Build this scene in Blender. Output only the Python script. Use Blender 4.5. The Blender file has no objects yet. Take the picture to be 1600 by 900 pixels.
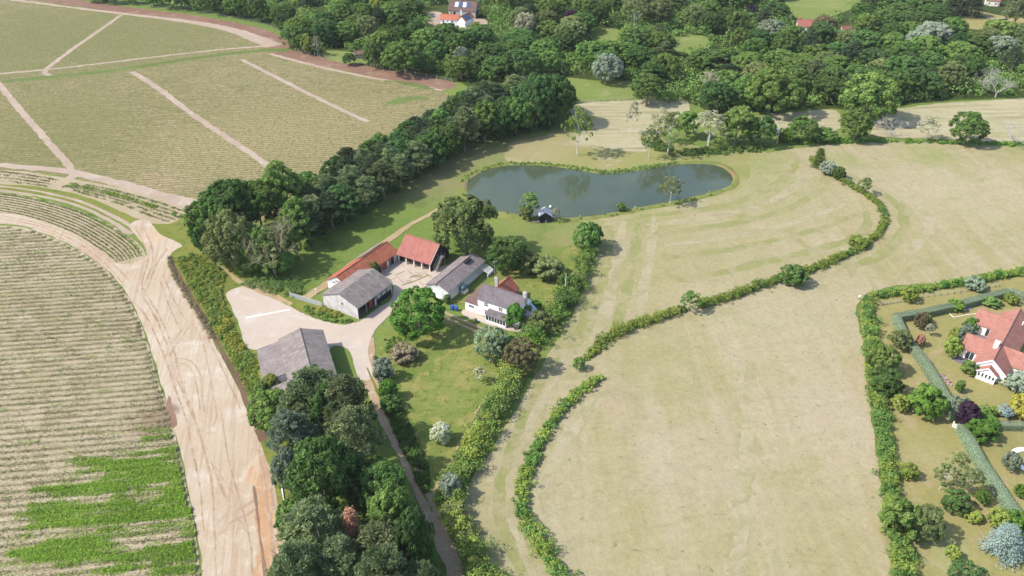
import bpy, math, random
import numpy as np
from mathutils import Vector, noise as mnoise
from mathutils.geometry import tessellate_polygon

# ------------------------------------------------------------------ camera, sky, sun, exposure
SC = bpy.context.scene
COL = SC.collection
F, PITCH, H = 1233.0, math.radians(33), 110.0
SP, CP = math.sin(PITCH), math.cos(PITCH)
cam = bpy.data.cameras.new('camera')
cam.sensor_width = 36.0
cam.lens = 36.0 * F / 1600.0
cam.clip_start, cam.clip_end = 1.0, 8000.0
camo = bpy.data.objects.new('camera', cam)
COL.objects.link(camo)
camo.location = (0, 0, H)
camo.rotation_euler = (math.pi / 2 - PITCH, 0, 0)
SC.camera = camo

SUN_EL, SUN_AZ = math.radians(46), math.radians(188)      # azimuth of the sun, counter-clockwise from +X
w = bpy.data.worlds.new('World')
SC.world = w
w.use_nodes = True
sky = w.node_tree.nodes.new('ShaderNodeTexSky')
sky.sky_type = 'NISHITA'
sky.sun_disc = False
sky.sun_elevation = SUN_EL
sky.sun_rotation = math.pi / 2 - SUN_AZ
sky.air_density, sky.dust_density, sky.ozone_density = 1.0, 1.5, 1.0
bg = w.node_tree.nodes['Background']
bg.inputs[1].default_value = 0.15
w.node_tree.links.new(sky.outputs[0], bg.inputs[0])
sun = bpy.data.lights.new('sun', 'SUN')
sun.energy, sun.angle, sun.color = 3.2, math.radians(0.8), (1.0, 0.955, 0.89)
suno = bpy.data.objects.new('sun', sun)
COL.objects.link(suno)
sd = Vector((math.cos(SUN_EL) * math.cos(SUN_AZ), math.cos(SUN_EL) * math.sin(SUN_AZ), math.sin(SUN_EL)))
suno.rotation_euler = sd.to_track_quat('Z', 'Y').to_euler()
suno.location = (-60, 60, 120)
SC.view_settings.view_transform = 'Standard'
SC.view_settings.look = 'None'
SC.view_settings.exposure = 1.06
SC.view_settings.gamma = 1.0
GAIN = 2.0
SC.cycles.max_bounces = 5
SC.cycles.diffuse_bounces = 3

# ------------------------------------------------------------------ helpers
R = random.Random(7)
RN = np.random.default_rng(11)


def U(x, y, h=0.0):
    """the place, at height h, that the photograph (1600 x 900) shows at x, y"""
    u, v = (x - 800) / F, (y - 450) / F
    t = (H - h) / (SP + v * CP)
    return Vector((u * t, t * (CP - v * SP), h))


def scale_at(y):
    return F * (SP + (y - 450) / F * CP) / H


def lin(c):
    return tuple(((q / 255) / 12.92) if q < 10 else (((q / 255) + 0.055) / 1.055) ** 2.4 for q in c)


def A(r, g, b, k=None):
    """albedo of a level sunlit surface that looks r, g, b"""
    k = k or GAIN
    return tuple(min(q / k, 0.85) for q in lin((r, g, b))) + (1,)


def tag(o, label=None, cat=None, group=None, kind=None):
    if label:
        o['label'] = label
    if cat:
        o['category'] = cat
    if group:
        o['group'] = group
    if kind:
        o['kind'] = kind
    return o


def empty(name, loc=(0, 0, 0), ang=0.0, label=None, cat=None, group=None):
    o = bpy.data.objects.new(name, None)
    COL.objects.link(o)
    o.location = loc
    o.rotation_euler = (0, 0, ang)
    o.empty_display_size = 0.3
    return tag(o, label, cat, group)


class MB:
    def __init__(s):
        s.v, s.f = [], []

    def poly(s, pts):
        i = len(s.v)
        s.v += [tuple(p) for p in pts]
        s.f.append(tuple(range(i, i + len(pts))))
        return s

    def solid(s, bot, top):
        """closed solid between two loops of the same length"""
        i, n = len(s.v), len(bot)
        s.v += [tuple(p) for p in bot] + [tuple(p) for p in top]
        s.f.append(tuple(range(i + n - 1, i - 1, -1)))
        s.f.append(tuple(range(i + n, i + 2 * n)))
        for k in range(n):
            j = (k + 1) % n
            s.f.append((i + k, i + j, i + n + j, i + n + k))
        return s

    def box(s, x0, x1, y0, y1, z0, z1):
        return s.solid([(x0, y0, z0), (x1, y0, z0), (x1, y1, z0), (x0, y1, z0)],
                       [(x0, y0, z1), (x1, y0, z1), (x1, y1, z1), (x0, y1, z1)])

    def slab(s, pts, t):
        """a sheet of thickness t below the given loop"""
        a, b, c = (Vector(p) for p in pts[:3])
        n = (b - a).cross(c - a).normalized()
        if n.z < 0:
            n = -n
        return s.solid([Vector(p) - n * t for p in pts], pts)

    def prof_x(s, prof, x0, x1):
        return s.solid([(x0, y, z) for y, z in prof], [(x1, y, z) for y, z in prof])

    def prof_y(s, prof, y0, y1):
        return s.solid([(x, y0, z) for x, z in prof], [(x, y1, z) for x, z in prof])

    def tube(s, p0, p1, r0, r1, n=6):
        p0, p1 = Vector(p0), Vector(p1)
        d = (p1 - p0).normalized()
        a = d.orthogonal().normalized()
        b = d.cross(a)
        lo = [p0 + (a * math.cos(q) + b * math.sin(q)) * r0 for q in [2 * math.pi * k / n for k in range(n)]]
        hi = [p1 + (a * math.cos(q) + b * math.sin(q)) * r1 for q in [2 * math.pi * k / n for k in range(n)]]
        return s.solid(lo, hi)

    def mesh(s, name, mat):
        me = bpy.data.meshes.new(name)
        me.from_pydata([tuple(p) for p in s.v], [], s.f)
        me.materials.append(mat)
        me.validate()
        import bmesh
        bm = bmesh.new()
        bm.from_mesh(me)
        bmesh.ops.recalc_face_normals(bm, faces=bm.faces)
        bm.to_mesh(me)
        bm.free()
        return me

    def build(s, name, mat, parent=None, loc=None):
        o = bpy.data.objects.new(name, s.mesh(name, mat))
        COL.objects.link(o)
        if parent:
            o.parent = parent
        if loc is not None:
            o.location = loc
        return o


# ------------------------------------------------------------------ node helpers
class NT:
    def __init__(s, name):
        s.m = bpy.data.materials.new(name)
        s.m.use_nodes = True
        s.nt = s.m.node_tree
        s.nt.nodes.clear()
        s.out = s.new('ShaderNodeOutputMaterial')
        s.tc = s.new('ShaderNodeTexCoord').outputs['Object']

    def new(s, t, **kw):
        n = s.nt.nodes.new(t)
        for k, v in kw.items():
            setattr(n, k, v)
        return n

    def put(s, sock, v):
        if isinstance(v, bpy.types.NodeSocket):
            s.nt.links.new(v, sock)
        else:
            sock.default_value = v

    def math(s, op, a, b=0.0, c=None, clamp=False):
        n = s.new('ShaderNodeMath', operation=op, use_clamp=clamp)
        s.put(n.inputs[0], a)
        s.put(n.inputs[1], b)
        if c is not None:
            s.put(n.inputs[2], c)
        return n.outputs[0]

    def noise(s, scale, detail=4.0, rough=0.55, vec=None, dist=0.0):
        n = s.new('ShaderNodeTexNoise')
        s.put(n.inputs['Vector'], vec or s.tc)
        n.inputs['Scale'].default_value = scale
        n.inputs['Detail'].default_value = detail
        n.inputs['Roughness'].default_value = rough
        n.inputs['Distortion'].default_value = dist
        return n.outputs[0]

    def step(s, v, a, b):
        n = s.new('ShaderNodeMapRange', interpolation_type='SMOOTHSTEP')
        s.put(n.inputs[0], v)
        n.inputs[1].default_value, n.inputs[2].default_value = a, b
        return n.outputs[0]

    def mix(s, fac, a, b, mode='MIX'):
        n = s.new('ShaderNodeMix', data_type='RGBA', blend_type=mode)
        s.put(n.inputs[0], fac)
        s.put(n.inputs[6], a)
        s.put(n.inputs[7], b)
        return n.outputs[2]

    def mapped(s, ang=0.0, scale=(1, 1, 1), loc=(0, 0, 0)):
        n = s.new('ShaderNodeMapping')
        s.put(n.inputs[0], s.tc)
        n.inputs[1].default_value = loc
        n.inputs[2].default_value = (0, 0, ang)
        n.inputs[3].default_value = scale
        return n.outputs[0]

    def bright(s, col, v):
        n = s.new('ShaderNodeHueSaturation')
        s.put(n.inputs['Color'], col)
        s.put(n.inputs['Value'], v)
        return n.outputs[0]

    def finish(s, col, rough=0.9, bump=None, spec=0.15, strength=0.3, dist=0.1, metallic=0.0):
        b = s.new('ShaderNodeBsdfPrincipled')
        s.put(b.inputs['Base Color'], col)
        s.put(b.inputs['Roughness'], rough)
        b.inputs['Specular IOR Level'].default_value = spec
        b.inputs['Metallic'].default_value = metallic
        if bump is not None:
            n = s.new('ShaderNodeBump')
            n.inputs['Strength'].default_value = strength
            n.inputs['Distance'].default_value = dist
            s.put(n.inputs['Height'], bump)
            s.nt.links.new(n.outputs[0], b.inputs['Normal'])
        s.nt.links.new(b.outputs[0], s.out.inputs[0])
        return s.m


def gmat(name, c1, c2, c3=None, c4=None, big=0.02, mid=0.12, fine=1.2, fa=0.3, streaks=(), spots=(), rows=None,
         bump=0.35, t3=(0.52, 0.68), t4=(0.58, 0.7), speck=0.7):
    """ground cover: two large-scale colours, a third in patches, a fourth in specks, streaks, worn spots, crop rows"""
    t = NT(name)
    col = t.mix(t.step(t.noise(big, 5, 0.6, dist=0.4), 0.36, 0.64), c1, c2)
    if c3:
        col = t.mix(t.step(t.noise(mid, 6, 0.65, dist=0.6), *t3), col, c3)
    for ang, sa, sc, c, lo, hi, amt in streaks:
        v = t.mapped(-ang, (1, 1, 1))
        m2 = t.new('ShaderNodeVectorMath', operation='MULTIPLY')
        t.put(m2.inputs[0], v)
        m2.inputs[1].default_value = (sa, sc, 1)
        f = t.step(t.noise(1.0, 4, 0.6, vec=m2.outputs[0], dist=0.25), lo, hi)
        col = t.mix(t.math('MULTIPLY', f, amt), col, c)
    for (px, py, rad, c, amt) in spots:
        p = U(px, py)
        dn = t.new('ShaderNodeVectorMath', operation='DISTANCE')
        t.put(dn.inputs[0], t.tc)
        dn.inputs[1].default_value = p
        d = t.math('MULTIPLY_ADD', t.noise(1.6 / rad + 0.05, 4, 0.6), rad * 1.3, dn.outputs['Value'])
        f = t.step(d, rad * 1.75, rad * 0.75)
        col = t.mix(t.math('MULTIPLY', f, amt), col, c)
    if rows:
        ang, sp, c, amt = rows
        sx = t.new('ShaderNodeSeparateXYZ')
        t.put(sx.inputs[0], t.mapped(-ang))
        y = t.math('MULTIPLY_ADD', t.noise(0.5, 3), 0.5, sx.outputs[1])
        f = t.math('SINE', t.math('MULTIPLY', y, 2 * math.pi / sp))
        f = t.step(t.math('MULTIPLY_ADD', t.noise(0.9, 4, 0.7), 2.2, t.math('SUBTRACT', f, 1.1)), -0.5, 0.9)
        col = t.mix(t.math('MULTIPLY', f, amt), col, c)
    if c4:
        col = t.mix(t.step(t.noise(speck, 5, 0.75), *t4), col, c4)
    fn = t.math('ADD', t.math('MULTIPLY', t.noise(fine, 8, 0.8), .5), t.math('MULTIPLY', t.noise(fine * .3, 6, 0.75), .25))
    fn = t.math('MULTIPLY_ADD', t.noise(fine * 3.7, 5, 0.8), .35, fn)
    col = t.bright(col, t.math('MULTIPLY_ADD', fn, 4.6 * fa, 1 - 2.53 * fa))
    return t.finish(col, 0.95, t.noise(fine * 1.7, 8, 0.75), 0.05, bump, 0.25)


def fmat(name, ca, cb, transl=0.36, hue=0.018, val=0.22, k=1.75):
    """foliage: per-leaf tint between two colours, small per-plant change"""
    def gr(c):
        y = .3 * c[0] + .6 * c[1] + .1 * c[2]
        return [min((q + (y - q) * .05) * k, .8) for q in c]
    ca, cb = gr(ca), gr(cb)
    t = NT(name)
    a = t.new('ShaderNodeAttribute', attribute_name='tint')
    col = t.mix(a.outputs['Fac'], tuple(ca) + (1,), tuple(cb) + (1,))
    oi = t.new('ShaderNodeObjectInfo').outputs['Random']
    h = t.new('ShaderNodeHueSaturation')
    t.put(h.inputs['Hue'], t.math('MULTIPLY_ADD', oi, hue * 2, 0.5 - hue))
    r2 = t.math('FRACT', t.math('MULTIPLY', oi, 7.31))
    t.put(h.inputs['Value'], t.math('MULTIPLY_ADD', r2, val * 2, 1 - val))
    t.put(h.inputs['Color'], col)
    d = t.new('ShaderNodeBsdfDiffuse')
    t.put(d.inputs[0], h.outputs[0])
    tr = t.new('ShaderNodeBsdfTranslucent')
    t.put(tr.inputs[0], h.outputs[0])
    m = t.new('ShaderNodeMixShader')
    m.inputs[0].default_value = transl
    t.nt.links.new(d.outputs[0], m.inputs[1])
    t.nt.links.new(tr.outputs[0], m.inputs[2])
    t.nt.links.new(m.outputs[0], t.out.inputs[0])
    return t.m


def smat(name, c, rough=0.8, var=0.15, scale=1.5, c2=None, spec=0.2, bump=0.1, metallic=0.0):
    t = NT(name)
    col = c if c2 is None else t.mix(t.step(t.noise(scale, 5, 0.65), 0.4, 0.62), c, c2)
    col = t.bright(col, t.math('MULTIPLY_ADD', t.noise(scale * 4, 5, 0.7), 2 * var, 1 - var))
    return t.finish(col, rough, t.noise(scale * 6, 4), spec, bump, 0.03, metallic)


# ------------------------------------------------------------------ ground sheets
LAYER = [0.0]


def catmull(pts, closed, n):
    out, m = [], len(pts)
    rng = range(m if closed else m - 1)
    for i in rng:
        if closed:
            p0, p1, p2, p3 = pts[i - 1], pts[i], pts[(i + 1) % m], pts[(i + 2) % m]
        else:
            p0, p1, p2, p3 = pts[max(i - 1, 0)], pts[i], pts[i + 1], pts[min(i + 2, m - 1)]
        for k in range(n):
            t = k / n
            out.append(0.5 * ((2 * p1) + (p2 - p0) * t + (2 * p0 - 5 * p1 + 4 * p2 - p3) * t * t + (3 * p1 - p0 - 3 * p2 + p3) * t ** 3))
    if not closed:
        out.append(pts[-1])
    return out


def resample(pts, step, closed=False):
    out = []
    seq = pts + [pts[0]] if closed else pts
    for a, b in zip(seq, seq[1:]):
        n = max(1, int((b - a).length / step))
        for k in range(n):
            out.append(a.lerp(b, k / n))
    if not closed:
        out.append(pts[-1])
    return out


def jitter(pts, amt, seed):
    out = []
    for p in pts:
        q = Vector((p.x * 0.28, p.y * 0.28, seed * 3.7))
        q2 = Vector((p.x * 1.1, p.y * 1.1, seed * 1.3))
        o = mnoise.noise_vector(q) * amt + mnoise.noise_vector(q2) * amt * 0.5
        out.append(Vector((p.x + o.x, p.y + o.y, p.z)))
    return out


def world_line(px, n=6, closed=False, sharp=False):
    pts = [U(*p) for p in px]
    return pts if sharp else catmull(pts, closed, n)


def sheet(name, px, mat, jit=0.4, sharp=False, z=None, step=1.5):
    LAYER[0] += 0.0013
    z = LAYER[0] if z is None else z
    pts = resample(world_line(px, 6, True, sharp), step, True)
    pts = jitter(pts, jit, len(name) + px[0][0])
    pts = [Vector((p.x, p.y, z)) for p in pts]
    me = bpy.data.meshes.new(name)
    tris = tessellate_polygon([pts])
    me.from_pydata([tuple(p) for p in pts], [], [tuple(t) for t in tris])
    me.materials.append(mat)
    o = bpy.data.objects.new(name, me)
    COL.objects.link(o)
    fix_up(me)
    return tag(o, kind='structure')


def fix_up(me):
    import bmesh
    bm = bmesh.new()
    bm.from_mesh(me)
    for f in bm.faces:
        if f.normal.z < 0:
            f.normal_flip()
    bm.to_mesh(me)
    bm.free()


def ribbon(name, px, width, mat, jit=0.25, sharp=False, step=1.0, raw=None):
    """a strip along a line; width in metres (a number, or a list along the line)"""
    LAYER[0] += 0.0013
    z = LAYER[0]
    pts = raw or world_line(px, 8, False, sharp)
    pts = resample(pts, step)
    n = len(pts)
    ws = width if isinstance(width, (list, tuple)) else [width, width]
    lf, rt = [], []
    for i, p in enumerate(pts):
        d = (pts[min(i + 1, n - 1)] - pts[max(i - 1, 0)]).normalized()
        s = Vector((-d.y, d.x, 0))
        q = i / max(n - 1, 1) * (len(ws) - 1)
        k = min(int(q), len(ws) - 2)
        ww = ws[k] + (ws[k + 1] - ws[k]) * (q - k)
        lf.append(p + s * ww / 2)
        rt.append(p - s * ww / 2)
    lf, rt = jitter(lf, jit, 1 + n), jitter(rt, jit, 2 + n)
    me = bpy.data.meshes.new(name)
    vs = [(p.x, p.y, z) for p in lf] + [(p.x, p.y, z) for p in rt]
    me.from_pydata(vs, [], [(i, i + 1, n + i + 1, n + i) for i in range(n - 1)])
    me.materials.append(mat)
    fix_up(me)
    o = bpy.data.objects.new(name, me)
    COL.objects.link(o)
    return tag(o, kind='structure')


def inside(poly, x, y):
    c, j = False, len(poly) - 1
    for i in range(len(poly)):
        if (poly[i][1] > y) != (poly[j][1] > y) and x < (poly[j][0] - poly[i][0]) * (y - poly[i][1]) / (poly[j][1] - poly[i][1]) + poly[i][0]:
            c = not c
        j = i
    return c


def to_px(X, Y):
    z = Y * CP + H * SP
    return 800 + F * X / z, 450 + F * (-Y * SP + H * CP) / z


# ------------------------------------------------------------------ foliage helpers
def nrm(a):
    return a / np.maximum(np.linalg.norm(a, axis=1, keepdims=True), 1e-6)


def leaf_mesh(name, P, N, size, asp, tint, mats, tang=None, midx=None):
    n = len(P)
    rnd = RN.normal(size=(n, 3)) if tang is None else tang
    t = nrm(np.cross(N, rnd)) if tang is None else nrm(tang)
    b = nrm(np.cross(N, t))
    s = (size * 0.5)[:, None]
    wv = s * asp
    k = RN.uniform(-0.25, 0.25, (n, 1))
    V = np.empty((n, 4, 3), np.float32)
    V[:, 0] = P - t * s
    V[:, 1] = P + b * wv + t * s * k
    V[:, 2] = P + t * s
    V[:, 3] = P - b * wv + t * s * k
    me = bpy.data.meshes.new(name)
    me.vertices.add(4 * n)
    me.loops.add(4 * n)
    me.polygons.add(n)
    me.vertices.foreach_set('co', V.ravel())
    me.loops.foreach_set('vertex_index', np.arange(4 * n, dtype=np.int32))
    me.polygons.foreach_set('loop_start', np.arange(0, 4 * n, 4, dtype=np.int32))
    at = me.attributes.new('tint', 'FLOAT', 'POINT')
    at.data.foreach_set('value', np.repeat(np.clip(tint, 0, 1), 4).astype(np.float32))
    for m in (mats if isinstance(mats, (list, tuple)) else [mats]):
        me.materials.append(m)
    if midx is not None:
        me.polygons.foreach_set('material_index', midx.astype(np.int32))
    me.update(calc_edges=True)
    return me


def clump_leaves(C, r, K, leaf, tint, up=0.25, squash=0.85, loose=0.4, ctr=None):
    """K leaves on the shell of each clump (centres C, radii r)"""
    m = len(C)
    Kc = np.full(m, K) if np.isscalar(K) else K
    idx = np.repeat(np.arange(m), Kc)
    n = len(idx)
    d = nrm(RN.normal(size=(n, 3)) + np.array([0, 0, up]))
    if ctr is not None:
        d = nrm(d + 0.7 * nrm(C - ctr)[idx])
    rr = r[idx][:, None] * RN.uniform(0.6, 1.08, (n, 1))
    P = C[idx] + d * rr * np.array([1, 1, squash])
    N = nrm(d * (1 - loose * 0.5) + RN.normal(size=(n, 3)) * loose + np.array([0, 0, 0.25]))
    sz = leaf * RN.uniform(0.6, 1.45, n)
    tt = tint[idx] + RN.uniform(-0.28, 0.28, n)
    return P, N, sz, tt, d


def crown(name, kind, wd, ht, base, seed):
    """crown mesh of a tree about wd wide and ht high, with its foot at the origin"""
    global RN
    RN = np.random.default_rng(seed)
    R_, zc, rz = wd / 2, (ht + base) / 2, (ht - base) / 2
    if kind in ('oak', 'ash', 'bush', 'thin', 'birch', 'hazel'):
        nc, K, leaf, cr = dict(oak=(230, 70, 0.46, 0.135), ash=(190, 66, 0.46, 0.15), bush=(90, 75, 0.27, 0.19), thin=(80, 26, 0.42, 0.14),
                               birch=(60, 40, 0.3, 0.18), hazel=(170, 66, 0.36, 0.145))[kind]
        d = nrm(RN.normal(size=(nc, 3)) + np.array([0, 0, 0.25]))
        d = d[d[:, 2] > -0.75]
        # uneven outline: a few big lobes and hollows
        lob = nrm(RN.normal(size=(9, 3)) + np.array([0, 0, 0.3]))
        w_ = RN.uniform(-0.2, 0.16, 9)
        bulge = 1 + (np.maximum(d @ lob.T, 0) ** 4 * w_).sum(1)
        frac = np.where(RN.random(len(d)) < 0.25, RN.uniform(0.3, 0.6, len(d)), RN.uniform(0.76, 0.93, len(d))) * bulge
        if kind == 'thin':
            frac = RN.uniform(0.35, 0.95, len(d))
        taper = 1.0 if kind in ('oak', 'bush', 'hazel') else 1 - 0.25 * np.maximum(d[:, 2], 0)
        C = np.stack([d[:, 0] * R_ * frac * taper, d[:, 1] * R_ * frac * taper, zc + d[:, 2] * rz * frac], 1)
        r = R_ * cr * RN.uniform(0.65, 1.35, len(d))
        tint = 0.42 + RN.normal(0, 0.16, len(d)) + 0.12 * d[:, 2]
        P, N, s, t, _ = clump_leaves(C, r, K, leaf, tint, ctr=np.array([0, 0, zc - rz * 0.3]))
        asp = RN.uniform(0.55, 0.95, (len(P), 1))
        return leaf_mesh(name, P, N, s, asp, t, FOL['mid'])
    if kind == 'pine':
        nc = 150
        d = nrm(RN.normal(size=(nc, 3)) + np.array([0, 0, 0.4]))
        d = d[d[:, 2] > -0.6]
        frac = np.where(RN.random(len(d)) < 0.25, RN.uniform(0.3, 0.6, len(d)), RN.uniform(0.7, 1.0, len(d)))
        C = np.stack([d[:, 0] * R_ * frac * (1 - 0.35 * np.maximum(d[:, 2], 0)), d[:, 1] * R_ * frac * (1 - 0.35 * np.maximum(d[:, 2], 0)), zc + d[:, 2] * rz * frac], 1)
        r = R_ * 0.17 * RN.uniform(0.6, 1.3, len(d))
        tint = 0.45 + RN.normal(0, 0.17, len(d))
        P, N, s, t, dd = clump_leaves(C, r, 80, 0.48, tint, up=0.5, squash=0.75)
        tg = dd + RN.normal(size=dd.shape) * 0.5 + np.array([0, 0, 0.35])
        N = nrm(np.cross(tg, RN.normal(size=dd.shape)))
        N[N[:, 2] < 0] *= -1
        return leaf_mesh(name, P, N, s * 1.25, np.full((len(P), 1), 0.34), t, FOL['pine'], tang=tg)
    if kind == 'spruce':
        P, N, T, S, TT = [], [], [], [], []
        for k in range(190):
            f = RN.random() ** 0.75
            z = base + (ht - base) * f
            rr = R_ * (1 - f) ** 0.75 * RN.uniform(0.8, 1.08)
            a = RN.uniform(0, 2 * math.pi)
            dirv = np.array([math.cos(a), math.sin(a), -0.15])
            tb = 0.45 + RN.normal(0, 0.15)
            for q in range(44):
                u = RN.uniform(0.25, 1.0)
                p = np.array([0, 0, z]) + dirv * rr * u + RN.normal(size=3) * 0.12 * R_ * np.array([1, 1, .5])
                P.append(p)
                T.append(dirv + RN.normal(size=3) * 0.45)
                N.append(np.array([0, 0, 1.0]) + dirv * 0.5 + RN.normal(size=3) * 0.35)
                S.append(0.42 * RN.uniform(.7, 1.4))
                TT.append(tb + 0.25 * (u - .5))
        return leaf_mesh(name, np.array(P), nrm(np.array(N)), np.array(S), np.full((len(P), 1), 0.45), np.array(TT), FOL['pine'], tang=np.array(T))
    if kind == 'willow':
        P, N, T, S, TT = [], [], [], [], []
        for k in range(210):
            a, q = RN.uniform(0, 2 * math.pi), math.sqrt(RN.random())
            top = np.array([math.cos(a) * R_ * q * 0.9, math.sin(a) * R_ * q * 0.9, ht - (ht - base) * 0.45 * q * q])
            ln = (ht - base) * RN.uniform(0.3, 0.7) * (0.4 + 0.6 * q)
            tb = 0.5 + RN.normal(0, 0.16)
            for j in range(30):
                u = RN.random()
                P.append(top + np.array([math.cos(a), math.sin(a), 0]) * u * 0.5 - np.array([0, 0, ln * u]) + RN.normal(size=3) * 0.25)
                N.append(np.array([math.cos(a), math.sin(a), 0.5]) + RN.normal(size=3) * 0.4)
                T.append(np.array([0.1, 0.1, -1]) + RN.normal(size=3) * 0.3)
                S.append(RN.uniform(.5, 1.0))
                TT.append(tb + RN.uniform(-.15, .15))
        return leaf_mesh(name, np.array(P), nrm(np.array(N)), np.array(S), np.full((len(P), 1), 0.4), np.array(TT), FOL['mid'], tang=np.array(T))


def branches(mb, p, d, ln, rad, depth, rnd, spread=0.6, tips=None, bend=0.25):
    """recursive limbs"""
    n = 2
    q = Vector(p)
    for k in range(n):
        d = (d + Vector((rnd.uniform(-1, 1), rnd.uniform(-1, 1), rnd.uniform(-.6, 1))) * bend).normalized()
        e = q + d * ln / n
        r1 = rad * (1 - 0.3 * (k + 1) / n)
        mb.tube(q, e, rad * (1 - 0.3 * k / n), r1, 5 if depth > 1 else 4)
        q = e
    if depth == 0:
        if tips is not None:
            tips.append(q)
        return
    for k in range(rnd.choice((2, 3, 3))):
        nd = (d + Vector((rnd.uniform(-1, 1), rnd.uniform(-1, 1), rnd.uniform(-.5, .8))) * spread).normalized()
        branches(mb, q, nd, ln * rnd.uniform(0.6, 0.85), rad * rnd.uniform(0.5, 0.66), depth - 1, rnd, spread, tips, bend)


def trunk_mesh(name, kind, wd, ht, base, seed, mat):
    rnd = random.Random(seed)
    mb = MB()
    if kind == 'dead':
        mb.tube((0, 0, -0.3), (0, 0, ht * 0.25), wd * 0.03, wd * 0.024, 8)
        for k in range(6):
            a = k * 1.05 + rnd.uniform(-.3, .3)
            branches(mb, (0, 0, ht * rnd.uniform(0.16, 0.27)), Vector((math.cos(a), math.sin(a), rnd.uniform(.35, 1.5))).normalized(), ht * 0.26, wd * 0.0125, 5, rnd, 0.8, None, 0.34)
        return mb.mesh(name, mat)
    r0 = {'bush': .05, 'thin': .013 * ht, 'birch': .011 * ht}.get(kind, 0.026 * ht)
    top = base + (ht - base) * 0.55
    p = Vector((0, 0, -0.3))
    lean = Vector((rnd.uniform(-.06, .06), rnd.uniform(-.06, .06), 1))
    nodes = []
    for k in range(5):
        f = (k + 1) / 5
        e = Vector((lean.x * top * f + rnd.uniform(-.1, .1), lean.y * top * f + rnd.uniform(-.1, .1), top * f))
        mb.tube(p, e, r0 * (1 - 0.7 * k / 5), r0 * (1 - 0.7 * f), 8)
        nodes.append(e)
        p = e
    for k in range(9 if kind in ('thin', 'birch') else 7):
        st = nodes[1 + k % 4]
        a = k * 2.4 + rnd.uniform(-.4, .4)
        tp = Vector((math.cos(a) * wd * 0.36, math.sin(a) * wd * 0.36, min(ht * 0.93, st.z + (ht - base) * rnd.uniform(.2, .5))))
        md = st.lerp(tp, 0.5) + Vector((0, 0, 0.3))
        mb.tube(st, md, r0 * 0.38, r0 * 0.24, 5)
        mb.tube(md, tp, r0 * 0.24, r0 * 0.07, 5)
        for q in range(2):
            t2 = md + Vector((rnd.uniform(-1, 1), rnd.uniform(-1, 1), rnd.uniform(.1, 1))) * wd * 0.18
            mb.tube(md, t2, r0 * 0.14, r0 * 0.05, 4)
    return mb.mesh(name, mat)


# ------------------------------------------------------------------ materials
FOL = dict(
    mid=fmat('leaves_mid_green', (.032, .064, .013), (.112, .166, .038), k=2.1),
    dark=fmat('leaves_dark_green', (.022, .046, .012), (.074, .120, .030), k=2.1),
    deep=fmat('leaves_deep_green', (.018, .040, .013), (.058, .098, .028), k=2.1),
    fresh=fmat('leaves_fresh_green', (.032, .078, .010), (.098, .178, .028)),
    olive=fmat('leaves_olive', (.060, .080, .024), (.150, .170, .062)),
    olivine=fmat('leaves_soft_green', (.042, .072, .020), (.120, .165, .052)),
    lime=fmat('leaves_yellow_green', (.076, .114, .016), (.200, .236, .048), hue=.012),
    grey=fmat('leaves_grey_green', (.070, .098, .060), (.190, .225, .150)),
    silver=fmat('leaves_silver', (.105, .138, .092), (.255, .295, .215), k=1.6),
    whitebeam=fmat('leaves_pale_backed', (.065, .105, .040), (.235, .285, .165)),
    blue=fmat('needles_blue', (.085, .120, .105), (.22, .275, .25)),
    pine=fmat('needles_grey_green', (.048, .076, .030), (.168, .200, .088)),
    pinedark=fmat('needles_dark', (.024, .042, .020), (.082, .110, .052)),
    tan=fmat('leaves_tan', (.12, .105, .055), (.32, .28, .17), k=1.4),
    cream=fmat('blossom_cream', (.30, .33, .13), (.62, .60, .38)),
    purple=fmat('leaves_purple', (.018, .010, .020), (.055, .030, .050)),
    rust=fmat('needles_rust', (.20, .095, .055), (.42, .22, .15)),
    bronze=fmat('leaves_bronze', (.055, .060, .022), (.165, .130, .070)),
    yellow=fmat('weed_flowers', (.12, .14, .02), (.31, .30, .05)),
    gold=fmat('leaves_gold', (.14, .14, .015), (.34, .31, .05)),
    pale=fmat('leaves_pale_dry', (.13, .13, .075), (.29, .28, .18)),
    reed=fmat('reed_blades', (.075, .130, .03), (.20, .28, .075)),
    crop=fmat('crop_leaves_dry', (.120, .116, .048), (.27, .248, .125)),
    weed=fmat('weed_leaves', (.085, .150, .014), (.23, .33, .040)),
    clip=fmat('clipped_leaves', (.10, .135, .075), (.215, .26, .155)),
    straw=fmat('dry_grass', (.20, .17, .09), (.40, .35, .21)),
    pink=fmat('petals', (.35, .05, .17), (.75, .45, .60)),
)
BARK = smat('bark', (.20, .165, .125, 1), .9, .3, 2.0)
BARKPALE = smat('bark_pale', (.48, .46, .41, 1), .8, .2, 2.0)
DEADWOOD = smat('dead_wood', (.42, .33, .21, 1), .9, .25, 1.5, (.32, .27, .20, 1))
DEADGREY = smat('dead_wood_grey', (.38, .35, .32, 1), .9, .25, 1.5)

# ------------------------------------------------------------------ the lie of the land
GRASS = gmat('grass', A(126, 148, 72), A(142, 157, 82), A(110, 136, 64), A(98, 122, 54), .012, .07, 1.1, .34,
             spots=[(690, 285, 16, A(160, 154, 106), .8), (640, 300, 14, A(150, 144, 98), .6), (740, 240, 26, A(162, 156, 112), .7), (705, 262, 10, A(150, 134, 100), .6),
                    (880, 375, 9, A(172, 162, 112), .7), (810, 365, 14, A(150, 156, 92), .6), (900, 350, 14, A(160, 162, 102), .6), (860, 215, 22, A(168, 164, 108), .7), (800, 350, 8, A(150, 158, 88), .5)])
me = MB().poly([(-1500, -200, 0), (1500, -200, 0), (1500, 2600, 0), (-1500, 2600, 0)]).mesh('ground', GRASS)
go = bpy.data.objects.new('ground', me)
COL.objects.link(go)
tag(go, kind='structure')

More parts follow.
